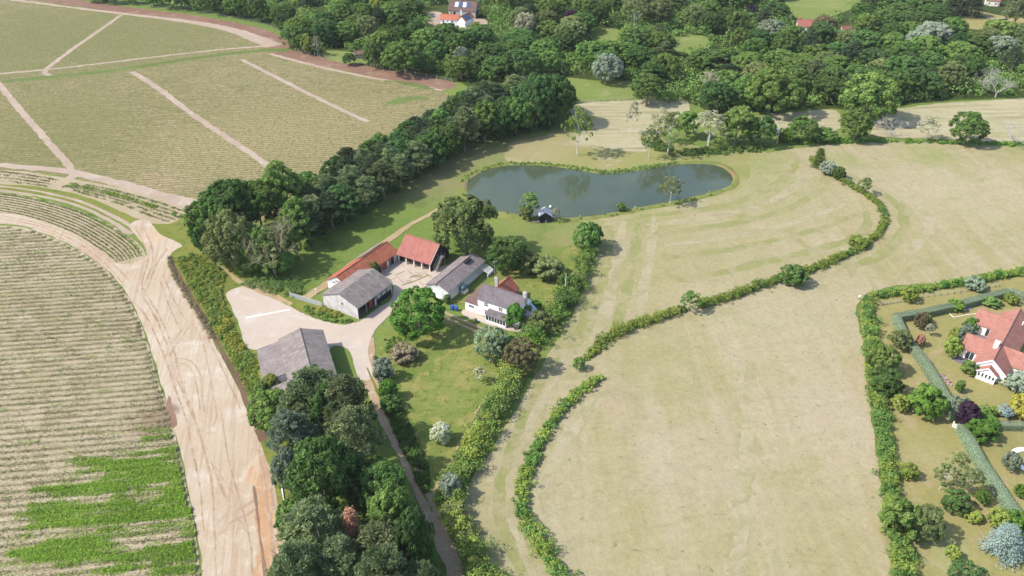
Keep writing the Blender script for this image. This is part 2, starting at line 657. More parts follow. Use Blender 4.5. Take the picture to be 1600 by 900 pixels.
ROWA = math.atan2(*(reversed((U(240, 579) - U(0, 597)).xy)))
M_crop_far = gmat('far_crop', A(182, 167, 126), A(170, 157, 113), A(154, 149, 102), A(124, 127, 80), .012, .09, 1.2, .46,
                  streaks=[(ROWA, .10, .62, A(208, 186, 148), .46, .64, .75), (ROWA, .35, 1.1, A(118, 122, 70), .5, .64, .7)],
                  spots=[(60, 60, 110, A(142, 145, 92), .65), (250, 60, 70, A(150, 147, 96), .5), (80, 180, 40, A(154, 148, 98), .6), (60, 240, 40, A(146, 142, 90), .5),
                         (350, 230, 40, A(200, 180, 136), .5), (500, 200, 60, A(196, 176, 132), .5), (250, 290, 16, A(212, 182, 148), .6)],
                  rows=(ROWA, 1.8, A(126, 126, 76), .6), t4=(.48, .62), speck=.9)
M_soil = gmat('near_soil', A(212, 195, 162), A(203, 186, 151), A(218, 202, 174), A(180, 166, 126), .03, .2, 1.6, .26,
              spots=[(245, 655, 7, A(168, 142, 118), .8), (100, 870, 6, A(188, 165, 136), .7)], t4=(.56, .72), speck=1.0)
M_sand = gmat('sand', A(208, 187, 165), A(198, 175, 152), A(218, 200, 180), A(180, 160, 130), .05, .25, 1.6, .16, t4=(.6, .75), speck=.5)
M_dirt = gmat('haul_road_dirt', A(224, 206, 180), A(216, 193, 163), A(232, 217, 196), A(202, 174, 142), .035, .12, 1.5, .2,
              streaks=[(math.radians(104), .025, .8, A(194, 162, 134), .48, .68, .55), (math.radians(101), .03, 1.5, A(190, 160, 128), .54, .74, .4), (math.radians(98), .08, 1.6, A(236, 222, 206), .55, .7, .6)],
              spots=[(270, 640, 2.4, A(158, 138, 124), .9), (150, 400, 10, A(206, 172, 150), .6), (240, 370, 6, A(230, 196, 158), .6)], t4=(.6, .72), speck=.4)
M_orange = gmat('orange_dirt', A(216, 172, 130), A(222, 182, 144), A(226, 202, 174), A(200, 150, 108), .08, .25, 1.6, .2,
                streaks=[(math.radians(98), .04, .8, A(230, 204, 178), .5, .66, .8)])
M_rut = gmat('rut_dirt', A(202, 173, 145), A(192, 161, 132), A(214, 193, 168), None, .1, .35, 2.0, .3, t3=(.44, .6))
M_rutdk = gmat('damp_dirt', A(158, 126, 106), A(170, 138, 116), None, None, .1, .4, 2.0, .25)
M_plough = gmat('ploughed_earth', A(152, 118, 98), A(162, 128, 108), A(178, 148, 126), None, .03, .15, 1.2, .22,
                streaks=[(math.radians(155), .03, .5, A(176, 146, 124), .5, .7, .6)])
HAYD = math.radians(100)
M_hay = gmat('hay_field', A(188, 175, 130), A(198, 183, 144), A(172, 165, 112), A(138, 142, 86), .02, .07, .8, .32,
             streaks=[(math.radians(92), .012, .16, A(204, 191, 158), .4, .7, .6), (math.radians(88), .02, .3, A(174, 168, 118), .44, .74, .6),
                      (math.radians(14), .02, .2, A(172, 168, 114), .46, .74, .5), (math.radians(94), .10, .7, A(206, 195, 164), .46, .78, .3)],
             spots=[(940, 420, 16, A(168, 169, 108), .8), (880, 520, 10, A(166, 165, 108), .8), (1000, 560, 16, A(174, 170, 118), .6), (1180, 250, 20, A(166, 168, 106), .8),
                    (1080, 380, 40, A(182, 174, 126), .6), (1200, 300, 24, A(172, 171, 116), .6), (1320, 250, 10, A(160, 166, 98), .6), (1450, 245, 14, A(160, 168, 96), .6),
                    (1300, 640, 20, A(204, 188, 158), .6), (1080, 720, 20, A(204, 189, 160), .5), (780, 850, 8, A(164, 160, 108), .6), (1500, 300, 30, A(202, 190, 154), .5),
                    (1220, 500, 24, A(200, 188, 154), .5), (1010, 345, 14, A(168, 168, 108), .6), (960, 620, 8, A(196, 178, 146), .6), (1600, 240, 16, A(168, 168, 104), .6)], t4=(.58, .72), speck=.6)
M_swath_g = gmat('swath_green', A(165, 165, 106), A(172, 168, 114), A(184, 175, 132), A(146, 150, 92), .05, .16, .9, .3, t3=(.45, .6))
M_swath_p = gmat('swath_pale', A(193, 182, 143), A(199, 187, 152), A(184, 174, 132), A(172, 165, 118), .05, .16, .9, .3, t3=(.45, .6))
M_meadow = gmat('meadow_dry', A(168, 166, 104), A(178, 170, 116), A(196, 182, 146), A(150, 154, 90), .03, .1, 1.2, .25,
                spots=[(960, 215, 16, A(204, 190, 160), .8), (830, 232, 18, A(186, 172, 130), .6), (1100, 240, 16, A(150, 158, 90), .7), (1160, 270, 8, A(150, 158, 88), .7)])
M_stub = gmat('stubble', A(206, 195, 158), A(196, 187, 144), A(184, 178, 130), None, .02, .06, .9, .26,
              streaks=[(math.radians(4), .02, .3, A(170, 162, 118), .5, .66, .85), (math.radians(-6), .03, .5, A(218, 208, 178), .5, .7, .6)])
M_green = gmat('green_meadow', A(138, 154, 80), A(148, 160, 90), A(166, 166, 108), A(120, 136, 70), .03, .1, 1.1, .22)
M_lawn = gmat('lawn', A(128, 148, 70), A(146, 156, 82), A(172, 164, 98), A(102, 128, 56), .05, .22, 1.3, .34, t3=(.46, .64), t4=(.52, .66), speck=.6,
              streaks=[(math.radians(75), .06, .5, A(150, 154, 86), .5, .7, .5)], spots=[(740, 545, 5, A(172, 166, 98), .6), (710, 600, 6, A(160, 160, 92), .5), (720, 690, 4, A(150, 156, 84), .5)])
M_garden = gmat('garden_grass', A(182, 170, 112), A(170, 164, 102), A(192, 174, 130), A(156, 156, 90), .05, .16, 1.1, .28,
                spots=[(1500, 505, 7, A(164, 164, 100), .6), (1480, 870, 7, A(186, 188, 132), .6), (1570, 690, 9, A(166, 158, 104), .7), (1510, 790, 3, A(200, 172, 140), .7), (1450, 720, 8, A(192, 178, 130), .6)])
M_yard = gmat('yard_concrete', A(228, 210, 192), A(222, 202, 182), A(234, 219, 204), A(206, 184, 162), .05, .22, 1.2, .12,
              spots=[(665, 455, 3, A(176, 160, 120), .5), (655, 432, 1.6, A(160, 150, 108), .7), (640, 440, 1.5, A(170, 156, 116), .6)], t4=(.62, .75), speck=.5)
M_drive = gmat('drive_gravel', A(208, 182, 150), A(196, 168, 136), A(218, 196, 168), A(168, 144, 108), .08, .3, 2.0, .2)
M_path = gmat('trodden_path', A(206, 182, 140), A(196, 172, 130), A(184, 168, 118), A(170, 152, 104), .08, .3, 2.0, .2)
M_verge = gmat('rough_verge', A(132, 142, 66), A(150, 152, 78), A(110, 126, 60), A(96, 112, 52), .06, .22, 1.6, .34)
M_ditch = gmat('ditch_earth', A(120, 96, 80), A(140, 112, 92), A(110, 104, 70), None, .1, .4, 2.0, .35)
M_wood = gmat('woodland_floor', A(76, 92, 46), A(88, 100, 52), A(70, 80, 44), None, .03, .15, 1.4, .35)

# far crop field, tracks through it, ploughed margins
sheet('crop_field', [(-500, -12), (20, -4), (100, 10), (190, 22), (290, 33), (360, 47), (420, 74), (450, 88), (530, 112), (610, 128), (692, 142), (705, 166), (640, 206), (560, 262), (480, 312), (380, 352), (305, 332), (200, 300), (100, 276), (0, 268), (-500, 250)], M_crop_far, .6)
sheet('woodland_floor', [(300, -40), (330, 14), (430, 44), (462, 82), (540, 98), (620, 113), (710, 128), (760, 140), (890, 128), (985, 132), (1000, 158), (1080, 162), (1120, 178), (1190, 174), (1300, 170), (1345, 176), (1395, 166), (1480, 158), (1600, 153), (1900, 150), (1900, -60)], M_wood, 1.0)
sheet('ploughed_strip', [(60, -8), (180, 8), (330, 28), (425, 50), (452, 72), (445, 82), (418, 76), (360, 46), (290, 32), (190, 20), (20, -6)], M_plough, .5)
sheet('ploughed_strip', [(424, 84), (455, 79), (540, 97), (620, 112), (708, 128), (692, 140), (610, 126), (530, 109), (470, 96)], M_plough, .5)
ribbon('sand_track', [(-20, -6), (100, 10), (190, 21), (290, 33), (360, 46), (405, 62), (428, 72)], [4, 3, 3, 4, 6, 9], M_sand, .7)
ribbon('sand_track', [(422, 84), (470, 97), (530, 111), (610, 127), (692, 141)], [2, 2.4, 2, 2.4, 2], M_sand, .5)
ribbon('sand_track', [(190, 23), (130, 65), (85, 98), (70, 112), (80, 119)], 2.3, M_sand, .5)
ribbon('sand_track', [(-60, 121), (0, 115), (70, 109), (150, 100), (250, 88), (350, 77), (430, 71)], [2.2, 1.8, 2.3, 1.8, 2.2], M_sand, .6)
ribbon('grass_verge', [(-60, 136), (0, 128), (150, 113), (250, 99), (340, 86), (420, 78), (450, 80)], [3, 4.5, 4.5, 3.5, 6], gmat('verge_green', A(120, 136, 74), A(132, 146, 84), None, A(100, 116, 58), .05, .2, 1.5, .3), .7)
ribbon('sand_track', [(206, 112), (250, 140), (300, 178), (350, 212), (400, 245), (430, 268)], 2.5, M_sand, .5)
ribbon('sand_track', [(378, 93), (440, 125), (520, 165), (575, 190)], 2.1, M_sand, .5)
ribbon('sand_track', [(-4, 128), (30, 170), (65, 210), (100, 250), (116, 270)], 2.5, M_sand, .5)
ribbon('sand_track', [(-60, 254), (0, 258), (100, 267), (130, 273), (190, 288), (250, 306), (310, 322)], [2.8, 3.2, 3.6, 3.8, 5, 6.5], M_sand, .7)
ribbon('sand_track', [(120, 272), (100, 283), (70, 293)], [4, 3, 1.5], M_sand, .5)
ribbon('grass_patch', [(600, 126), (640, 131), (676, 139)], [1, 4, 2], bpy.data.materials['verge_green'], 1.0)
ribbon('grass_patch', [(600, 165), (630, 156), (668, 152)], [1, 7, 3], bpy.data.materials['verge_green'], 2.0)

# the lower strips, the haul road and the near crop field
M_strip = gmat('strip_soil', A(206, 188, 156), A(198, 180, 146), A(186, 172, 130), A(168, 160, 112), .05, .2, 2.0, .25)
sheet('strip_field', [(-300, 262), (0, 266), (75, 274), (160, 288), (240, 308), (300, 332), (282, 362), (262, 352), (215, 345), (150, 316), (90, 298), (0, 288), (-300, 276)], M_strip, .4)
sheet('grass_headland', [(-300, 278), (0, 288), (90, 297), (150, 313), (215, 342), (262, 350), (300, 338), (296, 380), (268, 376), (222, 362), (160, 335), (90, 312), (0, 298), (-300, 288)], M_verge, .5)
sheet('curved_strip_field', [(-300, 292), (0, 299), (60, 310), (120, 327), (175, 352), (214, 378), (228, 400), (206, 412), (178, 411), (130, 376), (60, 346), (0, 333), (-300, 312)], M_strip, .3)
ribbon('grass_track', [(-60, 289), (0, 291), (60, 299), (120, 313), (170, 334), (215, 360)], [.9, 1.1, 1.4], M_sand, .25)
ribbon('grass_track', [(-60, 294), (0, 297), (60, 306), (118, 320), (165, 341), (205, 366)], [.9, 1.0, 1.6], M_sand, .25)
sheet('haul_road', [(-300, 316), (0, 333), (60, 345), (120, 368), (160, 394), (180, 410), (205, 411), (228, 399), (222, 380), (206, 360), (208, 347), (232, 345), (250, 366), (284, 384), (266, 400), (263, 415), (285, 450), (312, 495), (340, 545), (372, 606), (392, 650), (408, 690), (428, 760), (446, 840), (462, 920), (470, 980), (310, 980), (316, 900), (308, 830), (296, 770), (278, 690), (258, 620), (240, 560), (222, 505), (196, 455), (165, 420), (120, 388), (60, 362), (0, 350), (-300, 338)], M_dirt, .35)
sheet('orange_subsoil', [(408, 700), (426, 760), (444, 840), (458, 920), (464, 980), (398, 980), (392, 900), (408, 850), (402, 790), (396, 740)], M_orange, 1.6)
near_px = [(-300, 340), (0, 352), (58, 363), (118, 389), (163, 421), (194, 456), (220, 506), (238, 561), (256, 621), (276, 691), (294, 771), (306, 831), (313, 900), (314, 980), (-300, 980)]
sheet('near_crop_field', near_px, M_soil, .25)
for px, wd in (([(186, 452), (225, 490), (245, 530), (262, 570), (275, 612), (290, 652), (300, 700), (312, 760), (318, 830)], .55),
               ([(213, 450), (240, 490), (260, 535), (270, 575), (290, 622), (306, 662), (322, 715), (332, 770), (336, 840), (338, 900)], .6),
               ([(222, 448), (252, 500), (272, 550), (282, 590), (300, 640), (316, 690), (330, 750)], .5),
               ([(300, 503), (286, 525), (272, 543), (263, 562)], .5), ([(294, 500), (280, 522), (266, 540), (256, 566)], .5),
               ([(272, 560), (295, 563), (310, 578), (314, 600), (318, 630), (324, 655)], .35), ([(268, 566), (290, 570), (302, 584), (308, 606), (312, 640)], .35),
               ([(300, 505), (316, 535), (326, 575), (332, 610), (338, 650), (330, 668)], .3),
               ([(330, 722), (345, 760), (366, 800), (390, 835)], .5), ([(336, 728), (360, 765), (385, 790)], .4),
               ([(402, 778), (380, 792), (352, 806), (336, 822)], .8), ([(405, 790), (384, 805), (356, 820), (340, 838)], .6),
               ([(0, 341), (60, 353), (115, 376), (160, 408), (196, 448)], .5), ([(0, 337), (60, 349), (118, 371), (166, 403), (205, 442)], .5), ([(-20, 345), (60, 358), (110, 380), (150, 408), (186, 445)], .4),
               ([(212, 356), (226, 384), (231, 408), (222, 440), (226, 470)], .5), ([(222, 352), (236, 382), (238, 410), (226, 446)], .5),
               ([(262, 388), (250, 404), (240, 425), (230, 450)], .5), ([(270, 425), (290, 465), (312, 505), (336, 552), (356, 595), (376, 640)], .45),
               ([(255, 430), (272, 470), (290, 500)], .4), ([(250, 440), (264, 478), (278, 508)], .4), ([(345, 640), (352, 690), (362, 740), (380, 800), (392, 860), (396, 920)], .35)):
    ribbon('wheel_mark', px, [wd * q for q in (.5, .9, .6, 1, .7, .9, .4)], M_rut, .2, step=.5)
for px, wd in (([(404, 700), (414, 770), (424, 830), (430, 920)], .5), ([(412, 705), (424, 770), (436, 840), (446, 920)], .5), ([(398, 760), (404, 820), (412, 880), (416, 930)], .4)):
    ribbon('wheel_mark', px, wd, M_rutdk if wd < .45 else bpy.data.materials['rut_dirt'], .2, step=.6)
sheet('damp_patch', [(262, 620), (268, 628), (272, 645), (276, 662), (268, 668), (263, 655), (260, 640)], M_rutdk, .3)

# verge, ditch and yard
sheet('rough_verge', [(268, 398), (285, 386), (310, 380), (340, 402), (372, 420), (420, 440), (470, 462), (500, 470), (500, 500), (470, 505), (450, 480), (402, 458), (380, 448), (356, 458), (365, 490), (376, 530), (404, 550), (414, 600), (440, 640), (450, 700), (456, 780), (466, 860), (476, 980), (462, 980), (452, 870), (436, 790), (418, 720), (400, 670), (382, 622), (346, 550), (318, 498), (292, 454), (270, 416)], M_verge, .4)
ribbon('ditch', [(266, 402), (276, 425), (296, 458), (324, 504), (350, 552), (384, 616), (402, 658), (412, 690)], [.7, .9, 1.1, 1.0, 1.6, 2.2, 1.4], M_ditch, .4)
ribbon('farm_drive', [(566, 530), (572, 570), (584, 610), (606, 660), (628, 705), (652, 755), (672, 800), (694, 850), (716, 905), (735, 960)], [5.5, 4.6, 3.2, 2.8, 2.6, 2.6, 2.7, 2.8, 2.8, 2.8], M_drive, .45)
sheet('yard', [(354, 458), (382, 447), (402, 457), (430, 467), (450, 478), (470, 488), (500, 500), (535, 508), (548, 505), (562, 502), (590, 482), (612, 466), (612, 440), (600, 432), (590, 418), (618, 398), (640, 406), (690, 416), (712, 405), (690, 424), (668, 448), (656, 455), (632, 458), (622, 480), (596, 505), (582, 524), (576, 540), (575, 556), (582, 590), (560, 590), (546, 548), (520, 542), (500, 560), (408, 548), (384, 540), (374, 510), (362, 480)], M_yard, .3)
M_joint = gmat('joint_weeds', A(150, 142, 96), A(166, 150, 118), None, None, .1, .5, 2.0, .3)
for px, wd in (([(612, 424), (634, 446)], .14), ([(626, 412), (662, 446)], .12), ([(598, 428), (640, 414), (672, 420)], .1), ([(606, 440), (644, 426), (676, 432)], .12), ([(644, 408), (676, 436)], .1),
               ([(628, 446), (652, 438), (670, 430)], .5), ([(618, 430), (632, 424)], .4), ([(640, 434), (652, 430)], .7)):
    ribbon('concrete_joint', px, wd, M_joint, .12, step=.6)
ribbon('grass_strip', [(574, 575), (590, 612), (611, 660), (632, 705), (656, 757), (676, 800)], [.2, .7, .9, .8, .8, .4], M_verge, .3)
ribbon('garden_path', [(784, 572), (762, 612), (740, 650), (718, 690), (698, 730), (680, 765), (668, 796)], .8, M_path, .15)
ribbon('field_path', [(700, 316), (672, 335), (640, 352), (600, 380), (560, 406), (524, 434), (498, 452), (478, 466)], [1.4, 1.2, 1.8, 2.2, 2.4, 2.2, 2.4, 2.2], M_path, .35)
ribbon('verge_path', [(325, 408), (350, 420), (372, 438), (400, 450), (430, 464), (455, 476)], [1.2, .8, 1.4, 2.2, 2.0, 1.2], M_path, .4)
sheet('lawn', [(636, 520), (690, 496), (740, 516), (792, 538), (786, 570), (762, 612), (740, 650), (718, 690), (690, 742), (672, 720), (650, 680), (626, 630), (600, 580), (592, 552), (604, 534)], M_lawn, .4)
for px in ([(688, 486), (712, 496), (744, 510), (776, 522)], [(684, 492), (708, 502), (740, 516), (770, 527)]):
    ribbon('house_drive', px, .8, M_drive, .12)
sheet('house_terrace', [(724, 484), (740, 488), (762, 498), (792, 508), (822, 514), (824, 520), (800, 518), (770, 510), (740, 500), (722, 491)], M_yard, .2)
sheet('house_garden', [(690, 470), (730, 462), (770, 430), (850, 395), (910, 385), (905, 430), (880, 470), (850, 505), (820, 500), (730, 475), (700, 484)], M_lawn, .4)
sheet('meadow', [(790, 248), (800, 226), (850, 212), (890, 204), (905, 190), (985, 186), (1030, 215), (1100, 232), (1190, 236), (1190, 262), (1165, 300), (1060, 338), (950, 352), (925, 348), (900, 340), (850, 300)], M_meadow, 2.2)
sheet('hay_field', [(756, 980), (744, 880), (724, 808), (736, 756), (768, 702), (802, 650), (836, 590), (862, 545), (905, 470), (925, 410), (946, 347), (1000, 332), (1100, 312), (1158, 295), (1172, 265), (1190, 242), (1300, 226), (1420, 222), (1600, 230), (1850, 245), (1850, 405), (1600, 425), (1500, 440), (1352, 460), (1350, 560), (1370, 700), (1390, 850), (1404, 980)], M_hay, .8)
for px, wd, m in (([(952, 352), (940, 420), (922, 490), (898, 545)], 5, M_swath_g), ([(975, 346), (964, 410), (948, 480), (928, 530)], 3.4, M_swath_p), ([(1000, 342), (990, 400), (978, 460), (962, 512)], 3.0, M_swath_g),
                  ([(1022, 338), (1016, 395), (1006, 450), (996, 500)], 3.0, M_swath_p),
                  ([(1000, 338), (1080, 330), (1150, 316), (1200, 296), (1236, 268), (1250, 246)], 3.5, M_swath_g), ([(1010, 352), (1090, 342), (1165, 328), (1220, 306), (1262, 278), (1270, 262)], 3.0, M_swath_p),
                  ([(1020, 366), (1100, 356), (1180, 342), (1240, 322), (1290, 296)], 3.0, M_swath_g), ([(1040, 384), (1120, 374), (1200, 358), (1270, 338), (1320, 318)], 2.6, M_swath_p),
                  ([(1050, 402), (1130, 392), (1210, 376), (1280, 358), (1340, 336)], 2.6, M_swath_g), ([(1060, 440), (1140, 424), (1210, 406), (1270, 392), (1330, 374), (1356, 352), (1352, 330)], 3, M_swath_g),
                  ([(1300, 262), (1350, 286), (1400, 318), (1412, 350), (1390, 390), (1330, 420)], 3.4, M_swath_g), ([(1330, 262), (1390, 290), (1440, 325), (1450, 356), (1420, 396)], 3, M_swath_p),
                  ([(868, 560), (838, 610), (812, 665), (788, 730), (780, 790), (800, 860), (830, 930)], 2.2, M_swath_g), ([(884, 572), (852, 622), (826, 676), (804, 735), (796, 790), (814, 850), (846, 920)], 1.6, M_swath_p),
                  ([(968, 600), (930, 628), (898, 664), (870, 710), (852, 760), (858, 800), (884, 860), (910, 930)], 3, M_swath_p),
                  ([(1172, 560), (1168, 680), (1158, 800), (1150, 940)], 3.4, M_swath_p)):
    ribbon('mown_swath', px, [wd * .5, wd, wd * .8, wd, wd * .6], m, .8, step=1.2)
for px in ([(1172, 560), (1168, 680), (1158, 800), (1150, 940)], [(1176, 560), (1172, 680), (1163, 800), (1155, 940)]):
    ribbon('mown_line', px, [.1, .3, .2, .35, .2], M_swath_p, .2, step=.7)
sheet('stubble_field', [(890, 172), (920, 160), (985, 157), (1060, 153), (1078, 166), (1070, 180), (1046, 190), (1030, 214), (1000, 210), (1012, 236), (970, 236), (930, 228), (900, 225), (912, 200)], M_stub, .6)
sheet('stubble_field', [(1188, 182), (1240, 176), (1300, 172), (1314, 186), (1308, 204), (1250, 208), (1200, 206)], M_stub, .5)
sheet('stubble_field', [(1382, 176), (1450, 164), (1530, 158), (1620, 154), (1850, 150), (1850, 222), (1600, 222), (1480, 218), (1372, 214), (1364, 200)], M_stub, .6)
sheet('green_meadow', [(878, 122), (930, 126), (990, 128), (1000, 140), (984, 156), (935, 158), (896, 162), (880, 145)], M_green, .5)
sheet('clearing', [(926, 44), (960, 44), (975, 60), (968, 80), (932, 80)], M_green, .6)
sheet('clearing', [(1050, 56), (1105, 58), (1100, 84), (1060, 84)], M_green, .6)
sheet('clearing', [(1228, -20), (1350, -20), (1345, 4), (1310, 22), (1270, 32), (1240, 24)], M_green, .6)
sheet('clearing', [(505, 80), (560, 84), (572, 100), (520, 96)], M_green, .6)
sheet('clearing', [(1478, 18), (1510, 14), (1560, 24), (1600, 30), (1590, 52), (1520, 46), (1480, 36)], M_garden, .6)
ribbon('sand_drive', [(1496, 24), (1530, 28), (1555, 30), (1572, 30), (1564, 37), (1590, 46), (1660, 56)], [2, 3, 5, 6, 6, 4, 3], M_sand, .5)
sheet('bare_earth', [(670, 20), (690, 20), (694, 32), (740, 30), (760, 32), (756, 46), (720, 48), (690, 44), (668, 34)], M_sand, .6)
sheet('garden_ground', [(1352, 470), (1460, 455), (1600, 432), (1800, 405), (1800, 980), (1412, 980), (1394, 850), (1376, 700), (1356, 560)], M_garden, .3)
sheet('garden_patio', [(1486, 562), (1506, 546), (1512, 520), (1530, 510), (1552, 524), (1548, 556), (1520, 578), (1508, 572)], smat('patio_slab', A(140, 134, 140), .8, .12, 1.0), .08, True)

# ------------------------------------------------------------------ pond
pond_px = [(728, 292), (736, 278), (764, 264), (800, 258), (850, 259), (900, 265), (935, 271), (965, 270), (1000, 266), (1050, 258), (1100, 256), (1130, 262), (1146, 278), (1140, 291), (1110, 302), (1060, 314), (1000, 325), (950, 335), (900, 341), (850, 340), (800, 335), (760, 325), (734, 310)]
t = NT('pond_water')
wcol = t.mix(t.step(t.noise(.03, 3), .35, .65), (.042, .058, .034, 1), (.064, .080, .046, 1))
M_water = t.finish(wcol, .05, t.math('ADD', t.noise(1.6, 4, .6), t.math('MULTIPLY', t.noise(.5, 2), .6)), .38, .10, .08)
pond = sheet('pond', pond_px, M_water, .25)
PONDZ = LAYER[0]
# bank: a low grassy rim round the water
ring = resample(catmull([U(*p) for p in pond_px], True, 6), .8, True)
ring = jitter(ring, .3, 5)
mb, n = MB(), len(ring)
cen = sum(ring, Vector()) / n
prof = [(-.35, PONDZ - .02), (.05, PONDZ + .12), (.6, .30), (1.4, .24), (2.6, -.02)]
rows_ = []
for i, p in enumerate(ring):
    d = (ring[(i + 1) % n] - ring[i - 1]).normalized()
    s = Vector((d.y, -d.x, 0))
    if (p + s - cen).length < (p - cen).length and False:
        s = -s
    rows_.append((p, s))
area = sum(ring[i].x * ring[(i + 1) % n].y - ring[(i + 1) % n].x * ring[i].y for i in range(n))
sg = 1 if area > 0 else -1
vs, fs = [], []
for p, s in rows_:
    wob = 1 + .35 * mnoise.noise(p * .25)
    for o, z in prof:
        vs.append((p.x + s.x * sg * o * wob, p.y + s.y * sg * o * wob, z * (wob if z > .1 else 1)))
m5 = len(prof)
for i in range(n):
    j = (i + 1) % n
    for k in range(m5 - 1):
        fs.append((i * m5 + k, j * m5 + k, j * m5 + k + 1, i * m5 + k + 1))
M_bank = gmat('bank', A(140, 148, 78), A(156, 156, 92), A(124, 138, 68), A(110, 120, 60), .1, .3, 1.8, .3,
              spots=[(1143, 272, 4, A(186, 146, 108), .8), (1125, 262, 3, A(186, 150, 114), .7), (732, 288, 5, A(160, 140, 108), .8)])
me = bpy.data.meshes.new('pond_bank')
me.from_pydata(vs, [], fs)
me.materials.append(M_bank)
fix_up(me)
o = bpy.data.objects.new('pond_bank', me)
COL.objects.link(o)
tag(o, kind='structure')

# ------------------------------------------------------------------ tree kinds (each built once, copied by placing its meshes again)
SPEC = dict(oak=(13, 12.5, .8, 4), ash=(10, 14, 1.2, 3), hazel=(9, 8.5, .2, 3), thin=(9, 13, 3.2, 3), birch=(4.6, 8.5, 1.6, 3), bush=(4, 3.4, .0, 4), pine=(9, 14, 1.8, 4),
            spruce=(7, 11, .8, 2), willow=(10, 11, 1.2, 2), dead=(9, 11, 0, 3))
PROTO = {}
for ki, (kind, (wd, ht, base, nv)) in enumerate(SPEC.items()):
    PROTO[kind] = []
    for v in range(nv):
        bk = BARKPALE if kind in ('birch', 'thin') else BARK
        if kind == 'dead':
            PROTO[kind].append((trunk_mesh('dead_limbs', kind, wd, ht, base, 50 + v, DEADWOOD), None))
        else:
            PROTO[kind].append((trunk_mesh(kind + '_trunk', kind, wd, ht, base, 90 + ki * 10 + v, bk), crown(kind + '_crown', kind, wd, ht, base, 300 + ki * 20 + v)))
RN = np.random.default_rng(5)
NAMES = dict(oak='broadleaf_tree', ash='broadleaf_tree', hazel='broadleaf_tree', thin='thin_tree', birch='birch_tree', bush='bush', pine='pine_tree', spruce='spruce_tree', willow='willow_tree', dead='bare_tree')
TREES = []


def tree_at(kind, loc, wm, hm, mat, label, cat=None, group=None, name=None, var=None, trunkmat=None, sy=None):
    wd, ht, base, nv = SPEC[kind]
    v = R.randrange(nv) if var is None else var
    tm, cm = PROTO[kind][v]
    cat = cat or ('bush' if kind == 'bush' else 'tree')
    e = empty(name or NAMES[kind], (loc[0], loc[1], 0), R.uniform(0, 6.28), label, cat, group)
    s = wm / wd
    e.scale = (s, (sy or wm) / wd, hm / ht)
    for nm, me_, m in (('trunk', tm, trunkmat), ('crown', cm, FOL.get(mat) if isinstance(mat, str) else mat)):
        if me_ is None:
            continue
        o = bpy.data.objects.new(nm, me_)
        COL.objects.link(o)
        o.parent = e
        if m is not None:
            o.material_slots[0].link = 'OBJECT'
            o.material_slots[0].material = m
    TREES.append((e, loc[0], loc[1], wm, hm))
    return e


def tree(kind, x, y, wpx, top, mat, label, **kw):
    """x, y: where the foot stands in the photograph; wpx: crown width; top: y of the crown top"""
    p = U(x, y)
    s = scale_at(y)
    th = PITCH + math.atan((y - 450) / F)
    wm = wpx / s
    hpx = y - top
    hm = max((hpx / s - 0.2 * wm * math.sin(th)) / math.cos(th), 0.5)
    return tree_at(kind, (p.x, p.y), wm, hm, mat, label, **kw)


# the farm, its lawn and the pond
tree('hazel', 657, 524, 88, 448, 'fresh', 'large bright green round tree at the bend of the farm drive', var=0)
tree('hazel', 727, 398, 100, 303, 'olivine', 'very tall leafy tree behind the end of the long grey shed', var=0)
tree('hazel', 793, 423, 62, 368, 'dark', 'dark broad tree between the tallest farm tree and the rounded garden bushes')
tree('bush', 826, 424, 40, 392, 'olive', 'smaller grey olive bush beside the dark broad tree behind the white farmhouse')
tree('bush', 857, 433, 48, 400, 'olive', 'rounded olive bush next to the open grass behind the white farmhouse')
tree('bush', 886, 452, 30, 426, 'dark', 'dark round bush by the leaning pole at the garden corner')
tree('bush', 872, 462, 18, 446, 'lime', 'small yellowish bush at the foot of the pole in the farm garden')
tree('hazel', 767, 562, 54, 508, 'whitebeam', 'round grey green tree at the top corner of the lawn')
tree('bush', 689, 689, 34, 660, 'cream', 'round cream flowering bush at the bottom of the lawn', name='flowering_bush')
tree('bush', 632, 562, 42, 537, 'tan', 'pale straw coloured clump of pampas grass on the lawn', name='pampas_clump', cat='plant')
tree('bush', 600, 592, 32, 558, 'silver', 'silvery bush on the rough grass beside the farm drive')
tree('bush', 607, 622, 28, 592, 'fresh', 'bright green bush just below the silvery bush by the drive')
tree('bush', 612, 640, 34, 618, 'dark', 'dark bush in the shade beside the drive below the bright one')
tree('bush', 622, 510, 26, 486, 'mid', 'low bush at the left foot of the large bright green tree', )
tree('bush', 585, 412 + 18, 15, 408, 'fresh', 'small bright bush against the wall of the long red roofed shed')
tree('bush', 699, 474, 12, 460, 'olive', 'small palm like shrub at the front corner of the long grey shed', name='shrub')
tree('birch', 749, 597, 22, 572, 'pale', 'thin leafless young tree standing on the lawn', name='young_tree')
tree('birch', 828, 343, 34, 299, 'mid', 'leafy tree on the pond bank left of the black boathouse')
tree('bush', 822, 343, 22, 318, 'olive', 'yellowish bush in front of the tree left of the boathouse')
tree('birch', 868, 346, 15, 324, 'pale', 'small thin tree touching the right side of the boathouse')
tree('bush', 970, 330, 15, 316, 'mid', 'little green bush growing out of the pond water')
tree('thin', 902, 243, 52, 166, 'lime', 'tall sparse poplar standing alone above the pond', var=0)
tree('thin', 1046, 319, 42, 273, 'olive', 'open crowned tree with pale trunk on the near pond bank', var=1)
tree('thin', 986, 209, 25, 156, 'pale', 'nearly bare thin tree at the edge of the pale stubble', var=2)
tree('thin', 1013, 248, 30, 194, 'mid', 'slim green tree with pale trunk above the pond, left of a pair', var=1)
tree('thin', 1043, 242, 54, 172, 'olive', 'broad sparse tree with pale trunk above the pond, right of a pair', var=2)
tree('thin', 1030, 224, 40, 168, 'pale', 'hazy yellow grey tree behind the pale trunked pair above the pond', var=0)
